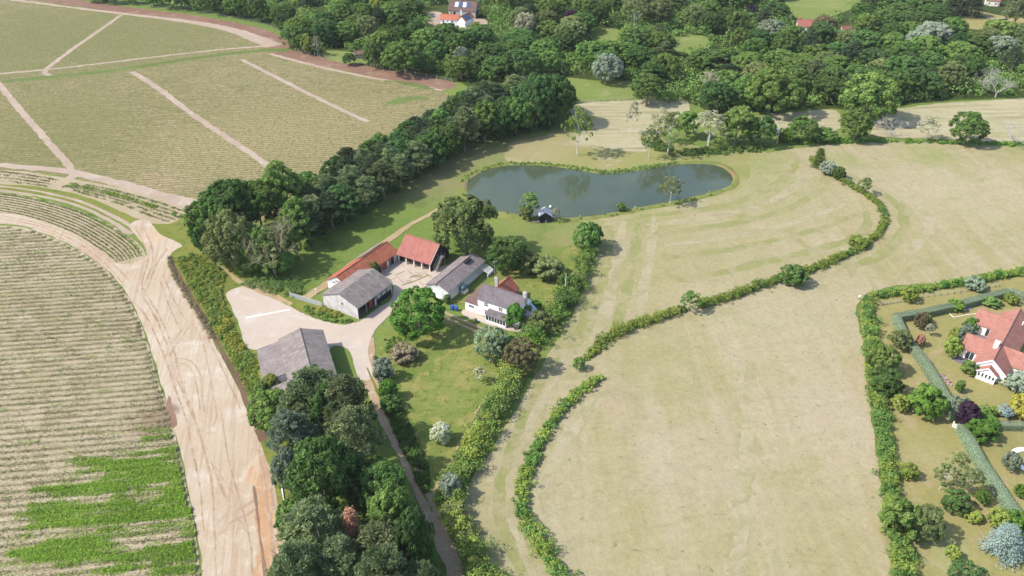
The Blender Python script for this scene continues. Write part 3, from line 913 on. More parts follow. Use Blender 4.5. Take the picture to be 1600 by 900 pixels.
tree('ash', 1072, 214, 38, 168, 'mid', 'narrow dark tree between the sparse pair and the hazy round tree')
tree('thin', 1107, 228, 62, 170, 'pale', 'hazy round tree with pale twigs beside the dense hedgerow trees', var=0)
tree('ash', 1148, 226, 58, 160, 'mid', 'tallest dense tree of the hedgerow above the pond')
tree('hazel', 1186, 227, 50, 178, 'dark', 'dark dense tree at the end of the hedgerow beside the pole')
tree('hazel', 1250, 221, 50, 179, 'mid', 'bushy hedgerow tree between the pole and the small stubble field')
tree('bush', 1228, 222, 28, 200, 'fresh', 'low bright bush beside the pole in the hedgerow')
tree('bush', 1285, 220, 40, 198, 'mid', 'low bush right of the bushy hedgerow tree')
tree('ash', 1333, 221, 50, 168, 'mid', 'dense rounded tree standing in front of the big wood edge tree')
tree('hazel', 1350, 188, 90, 116, 'mid', 'huge rounded tree at the wood edge between two stubble fields', var=2)
tree('thin', 1447, 219, 42, 180, 'pale', 'sparse brownish tree in front of the far stubble field', var=2)
tree('ash', 1505, 226, 58, 172, 'mid', 'dense dark green tree alone before the far stubble field')
tree('dead', 1390, 214, 38, 184, None, 'pinkish bare tree at the left end of the far stubble field', var=0, trunkmat=DEADGREY)
tree('dead', 1582, 226, 48, 188, None, 'pale bare bush like tree at the right end of the far stubble field', var=1, trunkmat=DEADGREY)
tree('spruce', 1277, 262, 28, 231, 'mid', 'small pointed tree at the top end of the curved hedge', name='young_tree')
tree('bush', 1292, 272, 24, 252, 'silver', 'silvery shrub near the top end of the curved hedge')
tree('bush', 1309, 280, 22, 260, 'dark', 'dark shrub third from the top end of the curved hedge')
tree('birch', 1348, 304, 22, 274, 'dark', 'slender dark tree rising out of the curved hedge', trunkmat=BARK, name='young_tree')
tree('bush', 1341, 384, 32, 368, 'lime', 'fat yellow green shrub bulging from the curved hedge')
tree('bush', 1238, 443, 42, 413, 'dark', 'dark round bush interrupting the middle of the curved hedge')
tree('birch', 1077, 487, 34, 453, 'mid', 'airy young tree standing in the near half of the curved hedge', trunkmat=BARK, name='young_tree')
tree('bush', 904, 577, 20, 558, 'mid', 'lone small bush in the gap between two hedges')
tree('bush', 1095, 478, 20, 465, 'lime', 'small yellow green bush right of the airy young tree')

# right-hand garden
tree('bush', 1441, 647, 54, 600, 'fresh', 'large bright green bush beside the long clipped hedge')
tree('bush', 1402, 642, 26, 616, 'lime', 'yellow green bush between field hedge and large bright bush')
tree('bush', 1416, 745, 28, 723, 'lime', 'round yellow green bush right of the field hedge, upper one')
tree('hazel', 1440, 838, 54, 790, 'olive', 'big mottled olive bush joined to the field hedge', name='bush', cat='bush')
tree('bush', 1400, 835, 58, 785, 'mid', 'large dark bush overhanging the field beside the mottled one')
tree('hazel', 1375, 580, 54, 535, 'mid', 'dense dark bush in the upper part of the field hedge', name='bush', cat='bush')
tree('hazel', 1378, 618, 56, 570, 'dark', 'dark green bush bulging from the middle of the field hedge', name='bush', cat='bush')
tree('bush', 1402, 545, 34, 515, 'olive', 'straggly olive bush leaning on the clipped hedge')
tree('bush', 1507, 663, 34, 628, 'purple', 'dark purple bush at the corner of the clipped hedges')
tree('bush', 1529, 685, 44, 655, 'fresh', 'bright green small tree standing on the lawn by the purple bush')
tree('bush', 1545, 668, 26, 650, 'fresh', 'small bright bush behind the bright tree near the purple bush')
tree('bush', 1594, 650, 40, 616, 'gold', 'golden yellow shrub at the right edge before the low hedge')
tree('bush', 1591, 612, 44, 580, 'silver', 'grey blue shrub in front of the bungalow at the right edge')
tree('bush', 1494, 648, 32, 618, 'grey', 'grey green shrub left of the purple bush')
tree('bush', 1537, 650, 24, 632, 'mid', 'low dark green mound before the low hedge')
tree('bush', 1552, 647, 18, 634, 'lime', 'low yellow mound before the low hedge')
tree('bush', 1569, 650, 26, 632, 'blue', 'low blue grey mound before the low hedge')
tree('spruce', 1562, 866, 66, 818, 'blue', 'broad silvery blue spruce in the bottom right garden', var=0, name='blue_spruce')
for (x, y, wp, tp, lb) in ((1467, 766, 34, 722, 'leftmost of the young white stemmed birches'), (1488, 748, 38, 706, 'upper of the young white stemmed birches, against the clipped hedge'),
                           (1508, 774, 36, 728, 'rightmost of the young white stemmed birches')):
    tree('birch', x, y, wp, tp, 'olive', lb, group='young birches in the right hand garden', trunkmat=BARKPALE)
tree('bush', 1488, 796, 40, 765, 'dark', 'dark green bush below the young white birches')
tree('bush', 1530, 787, 22, 766, 'fresh', 'small bright bush right of the young white birches')
tree('bush', 1518, 812, 28, 796, 'lime', 'low lime green spreading bush below the dark one')
tree('bush', 1557, 822, 36, 796, 'lime', 'lime bush touching the end of the clipped hedge')
tree('bush', 1583, 832, 40, 800, 'fresh', 'green bush behind the blue spruce at the hedge end')
tree('bush', 1575, 733, 28, 706, 'grey', 'pale grey green shrub beside the round white kerb')
tree('bush', 1594, 775, 22, 758, 'fresh', 'green bush at the right edge below the round white kerb')
tree('hazel', 1505, 915, 56, 880, 'deep', 'dark bush at the bottom edge of the right garden', name='bush', cat='bush')
tree('bush', 1486, 872, 22, 854, 'lime', 'small yellowish bush on the dry grass left of the blue spruce')
tree('bush', 1436, 513, 20, 488, 'bronze', 'russet and green shrub bed by the inner hedge corner', name='shrub')
tree('bush', 1446, 505, 14, 490, 'mid', 'small green shrub beside the russet one')
tree('bush', 1435, 540, 16, 522, 'rust', 'small rusty shrub against the clipped hedge')
tree('bush', 1484, 556, 26, 525, 'lime', 'yellow green spiky shrub beside the grey patio')
tree('bush', 1492, 532, 22, 512, 'lime', 'bright yellow shrub beside the bungalow corner')
tree('bush', 1503, 540, 22, 505, 'grey', 'grey leaved shrub close to the bungalow wing')
tree('bush', 1514, 518, 24, 496, 'fresh', 'bright green shrub under the upper bungalow wing')
tree('bush', 1511, 584, 24, 562, 'mid', 'green bush beside the bungalow sun room')
tree('bush', 1565, 601, 14, 590, 'cream', 'pale flowering mound below the bungalow gutter')
tree('bush', 1497, 613, 13, 594, 'mid', 'small upright shrub beside the pink flower bed', name='shrub')
tree('bush', 1491, 484, 26, 468, 'fresh', 'leafy crop bush inside the vegetable bed')
tree('bush', 1578, 474, 22, 458, 'lime', 'yellow green bush in the top garden corner')
tree('bush', 1545, 476, 30, 462, 'mid', 'low green bush behind the bungalow roof')
tree('bush', 1521, 452, 30, 432, 'grey', 'grey shrub in the top boundary hedge of the garden')
tree('bush', 1418, 470, 26, 448, 'lime', 'yellow green bush hanging out of the top boundary hedge')
tree('birch', 1449, 525, 14, 503, 'pale', 'tiny thin sapling on the garden grass', name='young_tree')

# the plantation beside the haul road, foreground
plant = [('hazel', 432, 668, 66, 604, 'mid', 'bright broadleaf at the top left corner of the plantation'), ('pine', 498, 672, 80, 572, 'pine', 'grey green pine in front of the near grey barn roof'),
         ('pine', 548, 690, 74, 586, 'pine', 'grey green pine at the top right corner of the plantation'), ('hazel', 522, 690, 54, 600, 'dark', 'dark broadleaf squeezed between the two top pines of the plantation'),
         ('pine', 562, 745, 70, 636, 'pine', 'pine beside the drive, just below the top right one'), ('pine', 462, 726, 62, 640, 'grey', 'pale grey leaved tree at the dirt edge above the large dark tree'),
         ('oak', 514, 800, 92, 680, 'dark', 'large dark round tree in the middle of the plantation'), ('oak', 600, 800, 70, 720, 'dark', 'dark green tree beside the drive at mid plantation'),
         ('hazel', 455, 770, 44, 700, 'grey', 'greyish bush like tree on the dirt edge left of the large dark tree'), ('oak', 616, 850, 70, 756, 'mid', 'mid green tree beside the drive below the dark one'),
         ('pine', 566, 800, 40, 745, 'pine', 'small pine between two dark trees at mid plantation'), ('pine', 498, 880, 84, 784, 'pine', 'wide pine left of the rust coloured dead one'),
         ('hazel', 462, 838, 46, 780, 'mid', 'green broadleaf by the pale edging below the greyish one'), ('pine', 604, 890, 84, 812, 'pine', 'wide pine right of the rust coloured dead one'),
         ('oak', 650, 895, 52, 800, 'deep', 'very dark tree beside the drive near the bottom'), ('pine', 540, 930, 80, 845, 'pine', 'pine at the bottom edge below the rust coloured dead one'),
         ('pine', 478, 950, 74, 850, 'pine', 'pine at the bottom left of the plantation'), ('pine', 608, 960, 84, 860, 'pine', 'pine at the bottom edge near the drive'),
         ('oak', 458, 902, 42, 856, 'deep', 'dark broadleaf at the bottom left against the orange earth'), ('pine', 668, 955, 50, 880, 'pine', 'small pine at the bottom beside the drive'),
         ('spruce', 556, 868, 50, 796, 'rust', 'rust coloured dead conifer in the plantation'), ('hazel', 575, 872, 34, 830, 'lime', 'small yellowish tree beside the rust coloured dead one'),
         ('dead', 500, 712, 44, 655, None, 'pale bare twiggy tree in the upper plantation'), ('hazel', 570, 780, 46, 722, 'deep', 'deep green tree behind the small mid plantation pine')]
for k, x, y, wp, tp, m, lb in plant:
    tree(k, x, y, wp * (1.18 if k in ('oak', 'hazel', 'pine') else 1), tp, m, lb, trunkmat=DEADGREY if k == 'dead' else None)

# the belt between the crop field and the pond meadow
bt = tree('dead', 430, 428, 76, 345, None, 'half bare branching tree with thin olive leaf at the near end of the belt', var=1)
for q in (0, 1):
    o = bpy.data.objects.new('crown', PROTO['hazel' if q else 'thin'][q][1])
    COL.objects.link(o)
    o.parent = bt
    o.scale, o.location = ((.95, .95, .82), (0, 0, -.6)) if not q else ((.8, .8, .62), (-.6, -.3, .2))
    o.material_slots[0].link = 'OBJECT'
    o.material_slots[0].material = FOL['olive' if not q else 'mid']
tree('dead', 452, 360, 22, 316, None, 'thin bare tree set in the shade of the belt', var=2)
near_end = [('oak', 342, 392, 78, 300, 'mid', 'mid green tree at the very tip of the belt by the haul road'), ('oak', 372, 372, 90, 276, 'dark', 'dark tree behind the tip of the belt'),
            ('hazel', 370, 420, 84, 330, 'olive', 'olive tinged tree to the left of the bare branching one'), ('oak', 410, 360, 84, 272, 'mid', 'mid green tree behind the bare branching one'),
            ('hazel', 410, 425, 60, 350, 'mid', 'green tree in front of the trunk of the bare branching one'), ('hazel', 332, 400, 50, 340, 'deep', 'low deep green tree at the outer corner of the belt'),
            ('ash', 448, 350, 70, 255, 'mid', 'mid green tree on the field side behind the thin bare one'), ('ash', 470, 385, 50, 310, 'mid', 'fresh looking tree on the meadow side near the bare branching one'),
            ('hazel', 450, 410, 50, 350, 'dark', 'dark low tree on the meadow side of the bare branching one')]
for k, x, y, wp, tp, m, lb in near_end:
    tree(k, x, y, wp, tp, m, lb)
front = [U(*p) for p in ((482, 388), (520, 362), (560, 340), (600, 312), (640, 286), (680, 262), (720, 240), (760, 225), (800, 216), (840, 207), (874, 196))]
back = [U(*p) for p in ((470, 318), (520, 285), (560, 262), (600, 243), (640, 226), (670, 210), (700, 190), (740, 174), (780, 165), (820, 158), (860, 152))]
cf, cb = catmull(front, False, 6), catmull(back, False, 6)
ordn = ['first', 'second', 'third', 'fourth', 'fifth', 'sixth', 'seventh', 'eighth', 'ninth', 'tenth', 'eleventh', 'twelfth', 'thirteenth', 'fourteenth', 'fifteenth', 'sixteenth', 'seventeenth', 'eighteenth']
nrow, nper = 4, 15
for rw in range(nrow):
    for k in range(nper):
        f = (k + 0.5 + R.uniform(-.25, .25) + (rw % 2) * .4) / nper
        i = min(int(f * (len(cf) - 1)), len(cf) - 1)
        p = cf[i].lerp(cb[min(i, len(cb) - 1)], (rw + .25 + R.uniform(-.15, .15)) / nrow)
        far_ = f > 0.62
        kind = R.choice(['pine', 'pine', 'ash', 'oak'] if not far_ else ['oak', 'ash', 'pine', 'oak'])
        m = 'pine' if kind == 'pine' else R.choice(['mid', 'dark', 'dark', 'deep'])
        if kind == 'pine' and R.random() < .4:
            m = 'pinedark'
        hm = R.uniform(10.5, 13) if not far_ else R.uniform(13, 16)
        if rw == nrow - 1:
            hm *= .88
        wm = R.uniform(8.5, 11.5) if not far_ else R.uniform(10.5, 13.5)
        txt = {'pine': 'grey green pine', 'pinedark': 'dark pine', 'mid': 'mid green broadleaf', 'dark': 'dark broadleaf', 'deep': 'deep green broadleaf'}[m]
        if rw == 0:
            lb, gp = '%s on the meadow edge of the belt, %s from the near end' % (txt, ordn[k]), 'trees along the meadow edge of the belt'
        elif rw == nrow - 1:
            lb, gp = '%s on the field edge of the belt, %s from the road end' % (txt, ordn[k]), 'trees along the crop field edge of the belt'
        else:
            lb, gp = '%s in the %s row of the belt, %s from the road end' % (txt, ('second', 'third')[rw - 1], ordn[k]), 'trees inside the belt'
        tree_at(kind, (p.x, p.y), wm, hm, m, lb, group=gp)
tree('oak', 868, 196, 62, 112, 'dark', 'big rounded dark tree at the far end of the belt above the meadow', var=1)
tree('oak', 838, 200, 58, 112, 'deep', 'deep green tree beside the big rounded one ending the belt', var=3)

# the far woods: marked trees first, then the others between them
marked = [('oak', 946, 130, 46, 82, 'silver', 'pale silvery tree above the green meadow'), ('willow', 975, 76, 26, 42, 'lime', 'weeping yellow green tree in the far gardens'),
          ('oak', 892, 40, 24, 14, 'purple', 'dark purple tree deep in the far woods'), ('oak', 1173, 28, 24, 8, 'purple', 'dark purple tree near the top right of the woods'),
          ('dead', 1534, 146, 28, 104, None, 'tall grey dead tree at the edge of the right wood'), ('dead', 1555, 152, 38, 118, None, 'spreading grey dead tree at the edge of the right wood'),
          ('oak', 1452, 72, 56, 32, 'silver', 'large silvery rounded tree in the right wood'), ('oak', 1430, 80, 40, 46, 'silver', 'smaller silvery tree in front of the large silvery one'),
          ('hazel', 721, 106, 26, 74, 'silver', 'silvery grey round tree in the wood left of the belt end'), ('hazel', 820, 62, 34, 22, 'pale', 'pale tan tree in the far woods'),
          ('oak', 890, 70, 52, 30, 'olive', 'rounded light olive tree in the far woods'), ('thin', 990, 48, 50, -8, 'olive', 'tall loose pale tree at the top of the woods'),
          ('ash', 1010, 163, 52, 110, 'dark', 'dark conical tree beside the stubble above the pond'), ('oak', 1115, 172, 56, 122, 'deep', 'deep green round tree behind the hazy round one'),
          ('thin', 1104, 158, 32, 108, 'pale', 'pale tree behind the deep green round one'), ('oak', 1200, 176, 84, 104, 'mid', 'big spreading tree at the wood edge left of the small stubble field'),
          ('ash', 475, 82, 30, 50, 'dark', 'dark tree by the corner of the ploughed strip'), ('ash', 483, 86, 22, 52, 'lime', 'yellow green tree by the corner of the ploughed strip'),
          ('thin', 497, 88, 20, 56, 'pale', 'pale sparse tree by the corner of the ploughed strip'), ('oak', 546, 102, 22, 82, 'dark', 'small round dark tree before the little clearing'),
          ('oak', 586, 106, 36, 62, 'dark', 'dark round tree at the field edge right of the little clearing'), ('oak', 634, 116, 60, 62, 'mid', 'large bright round tree at the field edge of the wood'),
          ('hazel', 670, 112, 26, 80, 'mid', 'small round tree right of the large bright field edge tree'), ('oak', 744, 42 + 14, 20, 34, 'lime', 'yellow tree just below the far red roofed house'),
          ('spruce', 1485, 24, 50, -12, 'pinedark', 'dark cedar above the sand drive, left'), ('spruce', 1515, 26, 46, -10, 'pinedark', 'dark cedar above the sand drive, right'),
          ('pine', 1583, 44, 46, -6, 'pine', 'tall pine beside the sand drive at the far right'), ('ash', 758, 26, 20, 8, 'mid', 'round tree beside the far stone gable'),
          ('oak', 1320, 78, 40, 44, 'olive', 'brownish orange tinted tree right of the far red roof'), ('oak', 1286, 52, 40, 24, 'bronze', 'orange brown tree immediately right of the far red roof')]
for k, x, y, wp, tp, m, lb in marked:
    tree(k, x, y, wp, tp, m, lb, trunkmat=DEADGREY if k == 'dead' else None)
for k, (x, y, wp, hp, m) in enumerate(((150, 3, 34, 26, 'dark'), (178, 5, 34, 30, 'deep'), (212, 6, 26, 18, 'mid'), (240, 9, 30, 22, 'mid'), (266, 13, 34, 32, 'dark'), (290, 15, 36, 36, 'deep'), (316, 18, 32, 32, 'mid'), (344, 22, 36, 38, 'dark'), (374, 26, 36, 36, 'mid'), (406, 33, 36, 40, 'dark'))):
    tree('oak' if k % 3 else 'hazel', x, y, wp, y - hp, m, '%s tree behind the far field fence, %s from the left' % ({'dark': 'dark green', 'deep': 'deep green', 'mid': 'mid green'}[m], ordn[k]), group='trees behind the far field fence')
zone = [(330, -2), (345, 12), (435, 40), (462, 74), (540, 95), (640, 110), (712, 124), (760, 128), (850, 124), (884, 116), (930, 122), (990, 126), (1020, 158), (1080, 160), (1120, 172), (1185, 174), (1300, 166), (1345, 172), (1395, 160), (1480, 154), (1600, 148), (1660, 146), (1660, -2)]
holes = [(668, 6, 766, 54), (924, 44, 978, 84), (1048, 56, 1110, 88), (1228, -5, 1330, 30), (1476, 8, 1604, 54), (505, 78, 572, 102), (1240, 26, 1276, 62), (1308, 36, 1336, 60)]
occ = [(to_px(a[1], a[2])) for a in TREES]
WOOD = []
cnt, tries = 0, 0
while cnt < 180 and tries < 14000:
    tries += 1
    y = R.uniform(0, 1) ** 0.9 * 178 - 2
    x = R.uniform(325, 1650)
    if not inside(zone, x, y) or any(a - 14 < x < c + 14 and b - 2 < y < d + (10 if d < 90 else 14) for a, b, c, d in holes):
        continue
    gx, gy = 23 + .05 * y, 7.5 + 0.035 * y
    if any(((x - a) / gx) ** 2 + ((y - b) / gy) ** 2 < 1 for a, b in occ):
        continue
    occ.append((x, y))
    cnt += 1
    q = R.random()
    m = R.choice(['mid', 'mid', 'dark', 'dark', 'deep', 'mid', 'olive', 'dark'])
    kind = R.choice(['oak', 'oak', 'oak', 'ash', 'hazel'])
    if q < .09:
        kind, m = 'pine', R.choice(['pine', 'pinedark'])
    elif q < .14:
        m = R.choice(['olive', 'grey', 'lime'])
    p = U(x, y)
    hm = R.uniform(9, 13.5)
    wm = R.uniform(11, 17) if kind != 'pine' else R.uniform(8, 11)
    txt = {'pine': 'grey green pine', 'pinedark': 'dark pine', 'mid': 'mid green tree', 'dark': 'dark green tree', 'deep': 'deep green tree', 'olive': 'olive green tree', 'grey': 'grey green tree', 'lime': 'yellow green tree'}[m]
    WOOD.append((x, y, txt, tree_at(kind, (p.x, p.y), wm, hm, m, 'x', group='trees of the far woods')))
# each is named by the nearest thing one can find in the woods and its side of it
MARKS = [(946, 130, 'the silvery meadow tree'), (975, 76, 'the weeping tree'), (892, 40, 'the left purple tree'), (1173, 28, 'the right purple tree'), (1540, 148, 'the grey dead trees'),
         (1452, 72, 'the large silvery tree'), (721, 106, 'the silvery round tree'), (820, 62, 'the pale tan tree'), (990, 30, 'the tall loose pale tree'), (1010, 163, 'the dark conical tree'),
         (1115, 172, 'the deep green round tree'), (1200, 176, 'the big spreading tree'), (1350, 186, 'the huge rounded tree'), (480, 84, 'the ploughed strip corner'), (540, 92, 'the little clearing'),
         (634, 116, 'the large bright edge tree'), (715, 30, 'the orange roofed house'), (1500, 24, 'the dark cedars'), (1258, 44, 'the far red roof'), (1570, 50, 'the black roofed shed'),
         (930, 66, 'the left woodland clearing'), (1080, 74, 'the right woodland clearing'), (1320, 50, 'the red and white cottage'), (380, 30, 'the far field fence')]
seen = {}
for x, y, txt, o in sorted(WOOD, key=lambda q: (-q[1], q[0])):
    mk = min(MARKS, key=lambda q: ((q[0] - x) / 1.6) ** 2 + ((q[1] - y) * 1.3) ** 2)
    dx, dy = x - mk[0], (y - mk[1]) * 1.6
    rel = ('right of' if dx > 0 else 'left of') if abs(dx) > abs(dy) else ('in front of' if dy > 0 else 'behind')
    key = '%s %s %s' % (txt, rel, mk[2])
    seen[key] = seen.get(key, 0) + 1
    nth = ['', 'second ', 'third ', 'fourth ', 'fifth ', 'sixth ', 'seventh ', 'eighth '][min(seen[key], 8) - 1]
    o['label'] = nth + key + (', counting backwards' if nth else '')


# ------------------------------------------------------------------ undergrowth and ground plants nobody could count
def scatter(name, C, r, K, leaf, tint, mat, up=.5, squash=.8, asp=.75, z0=None):
    C = np.array(C, float)
    r = np.full(len(C), r) if np.isscalar(r) else np.array(r)
    P, N, s, t, _ = clump_leaves(C, r, K, leaf, np.full(len(C), .5) + RN.normal(0, .15, len(C)) if tint is None else np.array(tint), up=up, squash=squash)
    P[:, 2] = np.maximum(P[:, 2], .03)
    o = bpy.data.objects.new(name, leaf_mesh(name, P, N, s, np.full((len(P), 1), asp), t, mat))
    COL.objects.link(o)
    return tag(o, kind='stuff')


C, rr = [], []
while len(C) < 2300:
    x, y = R.uniform(330, 1650), R.uniform(-2, 176)
    if inside(zone, x, y) and not any(a < x < c and b + 2 < y < d for a, b, c, d in holes):
        p = U(x, y)
        h = R.uniform(1.8, 4.8)
        C.append((p.x, p.y, h * .5))
        rr.append(h)
scatter('undergrowth', C, rr, 64, .85, None, FOL['mid'])
C, rr = [], []
for k in range(420):
    f = R.random()
    i = min(int(f * (len(cf) - 1)), len(cf) - 1)
    p = cf[i].lerp(cb[i], R.uniform(-.02, .95))
    h = R.uniform(.5, 1.6)
    C.append((p.x, p.y, h * .4)); rr.append(h)
scatter('undergrowth', C, rr, 40, .6, None, FOL['deep'])
C, rr = [], []
pz = [(410, 640), (470, 650), (560, 680), (600, 720), (640, 790), (676, 860), (700, 960), (470, 980), (456, 880), (440, 780), (425, 700)]
while len(C) < 260:
    x, y = R.uniform(410, 700), R.uniform(640, 975)
    if inside(pz, x, y):
        p = U(x, y)
        C.append((p.x, p.y, .3)); rr.append(R.uniform(.7, 2.2))
scatter('undergrowth', C, rr, 90, .36, None, FOL['dark'])


def in_zone(px, n, hmin, hmax, w=1.0):
    C, rr = [], []
    xs, ys = [p[0] for p in px], [p[1] for p in px]
    while len(C) < n:
        x, y = R.uniform(min(xs), max(xs)), R.uniform(min(ys), max(ys))
        if inside(px, x, y):
            p = U(x, y)
            h = R.uniform(hmin, hmax)
            C.append((p.x, p.y, h * .35)); rr.append(h * w)
    return C, rr


# verge weeds along the ditch
vz = [(274, 408), (296, 396), (330, 404), (352, 430), (346, 462), (362, 500), (376, 540), (402, 566), (404, 610), (418, 650), (432, 690), (410, 672), (388, 612), (352, 545), (326, 498), (300, 452)]
C, rr = in_zone(vz, 900, .25, .7)
scatter('verge_weeds', C, rr, 46, .26, None, FOL['lime'])
C, rr = in_zone(vz, 260, .3, .9)
scatter('verge_weeds', C, rr, 70, .30, None, FOL['mid'])
C, rr = in_zone([(338, 505), (356, 496), (376, 524), (384, 552), (368, 556), (350, 530)], 26, .8, 1.4)
scatter('flowering_weeds', C, rr, 90, .26, None, FOL['yellow'])
C, rr = in_zone([(375, 445), (400, 436), (470, 436), (478, 458), (458, 466), (430, 462)], 90, .4, 1.3)
scatter('verge_weeds', C, rr, 60, .30, None, FOL['olivine'])
C, rr = in_zone([(310, 384), (350, 402), (420, 432), (470, 440), (472, 452), (430, 448), (380, 430), (340, 412)], 130, .4, 1.0)
scatter('verge_weeds', C, rr, 60, .32, None, FOL['mid'])
C, rr = in_zone([(492, 478), (514, 484), (535, 492), (528, 496), (505, 488)], 26, .4, .8)
scatter('flowering_weeds', C, rr, 60, .24, None, FOL['yellow'])
C, rr = in_zone([(474, 476), (500, 486), (552, 502), (546, 506), (510, 502), (480, 492)], 60, .25, .6)
scatter('rough_grass', C, rr, 50, .28, None, FOL['mid'])
dz = [(586, 560), (600, 575), (626, 640), (652, 694), (668, 730), (668, 780), (650, 745), (620, 680), (596, 610)]
C, rr = in_zone(dz, 230, .3, 1.1)
scatter('rough_grass', C, rr, 60, .30, None, FOL['dark'])
C, rr = in_zone([(600, 530), (640, 512), (650, 522), (620, 545), (606, 560)], 60, .2, .6)
scatter('rough_grass', C, rr, 50, .28, None, FOL['mid'])
C, rr = in_zone([(1000, 216), (1030, 222), (1060, 238), (1120, 232), (1200, 230), (1190, 238), (1110, 243), (1050, 244), (1015, 236)], 150, .4, 1.5)
scatter('hedgerow_scrub', C, rr, 60, .5, None, FOL['mid'])
C, rr = in_zone([(1200, 220), (1320, 216), (1360, 220), (1450, 220), (1600, 226), (1600, 230), (1440, 224), (1340, 224), (1240, 226)], 170, .4, 1.2)
scatter('hedgerow_scrub', C, rr, 50, .5, None, FOL['fresh'])
# ivy-green rubble bank at the ditch, dead wood strewn on it
C, rr = [], []
for p in resample(world_line([(264, 402), (270, 424), (286, 452), (300, 476), (316, 500), (334, 530)]), .35):
    for q in range(3):
        C.append((p.x + R.uniform(-.7, .7), p.y + R.uniform(-.5, .5), R.uniform(.05, .35))); rr.append(R.uniform(.2, .45))
scatter('brash_heap', C, rr, 16, .55, None, FOL['tan'], asp=.12)

# pond reeds
C, rr = [], []
for i in range(n):
    p = ring[i]
    x, y = to_px(p.x, p.y)
    dens = .6
    if y < 285 and x < 1060:
        dens = 2.8
    if 930 < x < 1035 and y < 280:
        dens = 6
    if x > 1105:
        dens = .3
    if y > 300:
        dens = .9
    for q in range(int(dens * R.uniform(.5, 1.5))):
        o = R.uniform(-.2, 1.8)
        d = rows_[i][1] * sg
        C.append((p.x + d.x * o + R.uniform(-.4, .4), p.y + d.y * o + R.uniform(-.4, .4), .3)); rr.append(R.uniform(.25, .55))
P, N, s, t_, dd = clump_leaves(np.array(C), np.array(rr), 26, .75, np.full(len(C), .5) + RN.normal(0, .2, len(C)), up=.8)
P[:, 2] = np.maximum(P[:, 2], .15)
tg = np.array([0, 0, 1.0]) + RN.normal(size=P.shape) * .35
o = bpy.data.objects.new('reeds', leaf_mesh('reeds', P, N, s, np.full((len(P), 1), .3), t_, FOL['reed'], tang=tg))
COL.objects.link(o)
tag(o, kind='stuff')


# ------------------------------------------------------------------ crop rows near the camera
def row_plants(lines, name, mat, leaf, per_m, wid, hgt, tint=.5, clumpy=.5, keep=None, lift=0.0):
    P, N, T = [], [], []
    for ln in lines:
        pts = resample(ln, .4)
        off = R.uniform(0, 99)
        for a, b in zip(pts, pts[1:]):
            dens = per_m * .4 * max(0, 1 + clumpy * 2.2 * mnoise.noise(Vector((a.x * .22, a.y * .9, off))) + .5 * mnoise.noise(Vector((a.x * .9, a.y, off))))
            if keep:
                dens *= keep(a)
            m = int(dens + R.random())
            for _ in range(m):
                f = R.random()
                q = R.gauss(0, wid * .5)
                d = (b - a).normalized()
                P.append((a.x + (b.x - a.x) * f - d.y * q, a.y + (b.y - a.y) * f + d.x * q, lift + max(.04, hgt * R.uniform(.2, 1.1) * (1 - .4 * min(1, abs(q) / wid)))))
                T.append(tint + R.uniform(-.3, .3) + .35 * mnoise.noise(Vector((a.x * .09, a.y * .09, 3.3))))
    P = np.array(P)
    N = nrm(RN.normal(size=P.shape) * .55 + np.array([0, 0, .8]))
    o = bpy.data.objects.new(name, leaf_mesh(name, P, N, leaf * RN.uniform(.6, 1.4, len(P)), np.full((len(P), 1), .7), np.array(T), mat))
    COL.objects.link(o)
    return tag(o, kind='stuff')


dR = Vector((math.cos(ROWA), math.sin(ROWA), 0))
nR = Vector((-dR.y, dR.x, 0))
npoly = [tuple(U(*p).xy) for p in near_px]
greens = [(170, 664), (262, 664), (282, 720), (300, 790), (316, 840), (318, 980), (-60, 980), (-60, 905), (-20, 872), (0, 820), (30, 780), (70, 750), (100, 725), (150, 700)]
gpoly = [tuple(U(*p).xy) for p in greens]
ys = [p[1] for p in npoly]
base0 = U(100, 600)
rows_all = []
for k in range(-40, 60):
    o0 = base0 + nR * (1.8 * k)
    seg = []
    for q in range(-190, 160):
        p = o0 + dR * (q * .6)
        X, Y = to_px(p.x, p.y)
        ok = inside(npoly, p.x, p.y) and -60 < X < 400 and Y < 960
        if ok:
            seg.append(p)
        elif seg:
            break
    if len(seg) > 3:
        rows_all.append([seg[0], seg[-1]])
# ridges of soil under the plants: one low bed per row
mbv, mbf = [], []
for ln in rows_all:
    pts = resample(ln, 1.2)
    i0 = len(mbv)
    for p in pts:
        for o_, z in ((-.62, .0), (-.38, .2), (0, .26), (.38, .2), (.62, .0)):
            wz = mnoise.noise(Vector((p.x * .5, p.y * .5 + o_, 1))) * .06
            z = z if 0 < pts.index(p) < len(pts) - 1 else 0
            mbv.append((p.x + nR.x * o_, p.y + nR.y * o_ + wz, (.075 if abs(o_) < .5 else .03) * (1 if z or o_ else 0) + .02 + z + (wz if z > 0 else 0)))
    for i in range(len(pts) - 1):
        for j in range(4):
            a = i0 + i * 5 + j
            mbf.append((a, a + 1, a + 6, a + 5))
me = bpy.data.meshes.new('crop_beds')
me.from_pydata(mbv, [], mbf)
me.materials.append(M_soil)
fix_up(me)
o = bpy.data.objects.new('crop_beds', me)
COL.objects.link(o)
tag(o, kind='structure')
shift = [[a + nR * -.15 + Vector((0, 0, .1)), b + nR * -.15 + Vector((0, 0, .1))] for a, b in rows_all]
row_plants(shift, 'crop_plants', FOL['crop'], .24, 75, .8, .30, .45, .45, lift=.08)
isg = lambda p: 1.0 if inside(gpoly, p.x, p.y) else 0.0


R1 = [R.uniform(-.6, .2) for _ in range(97)]


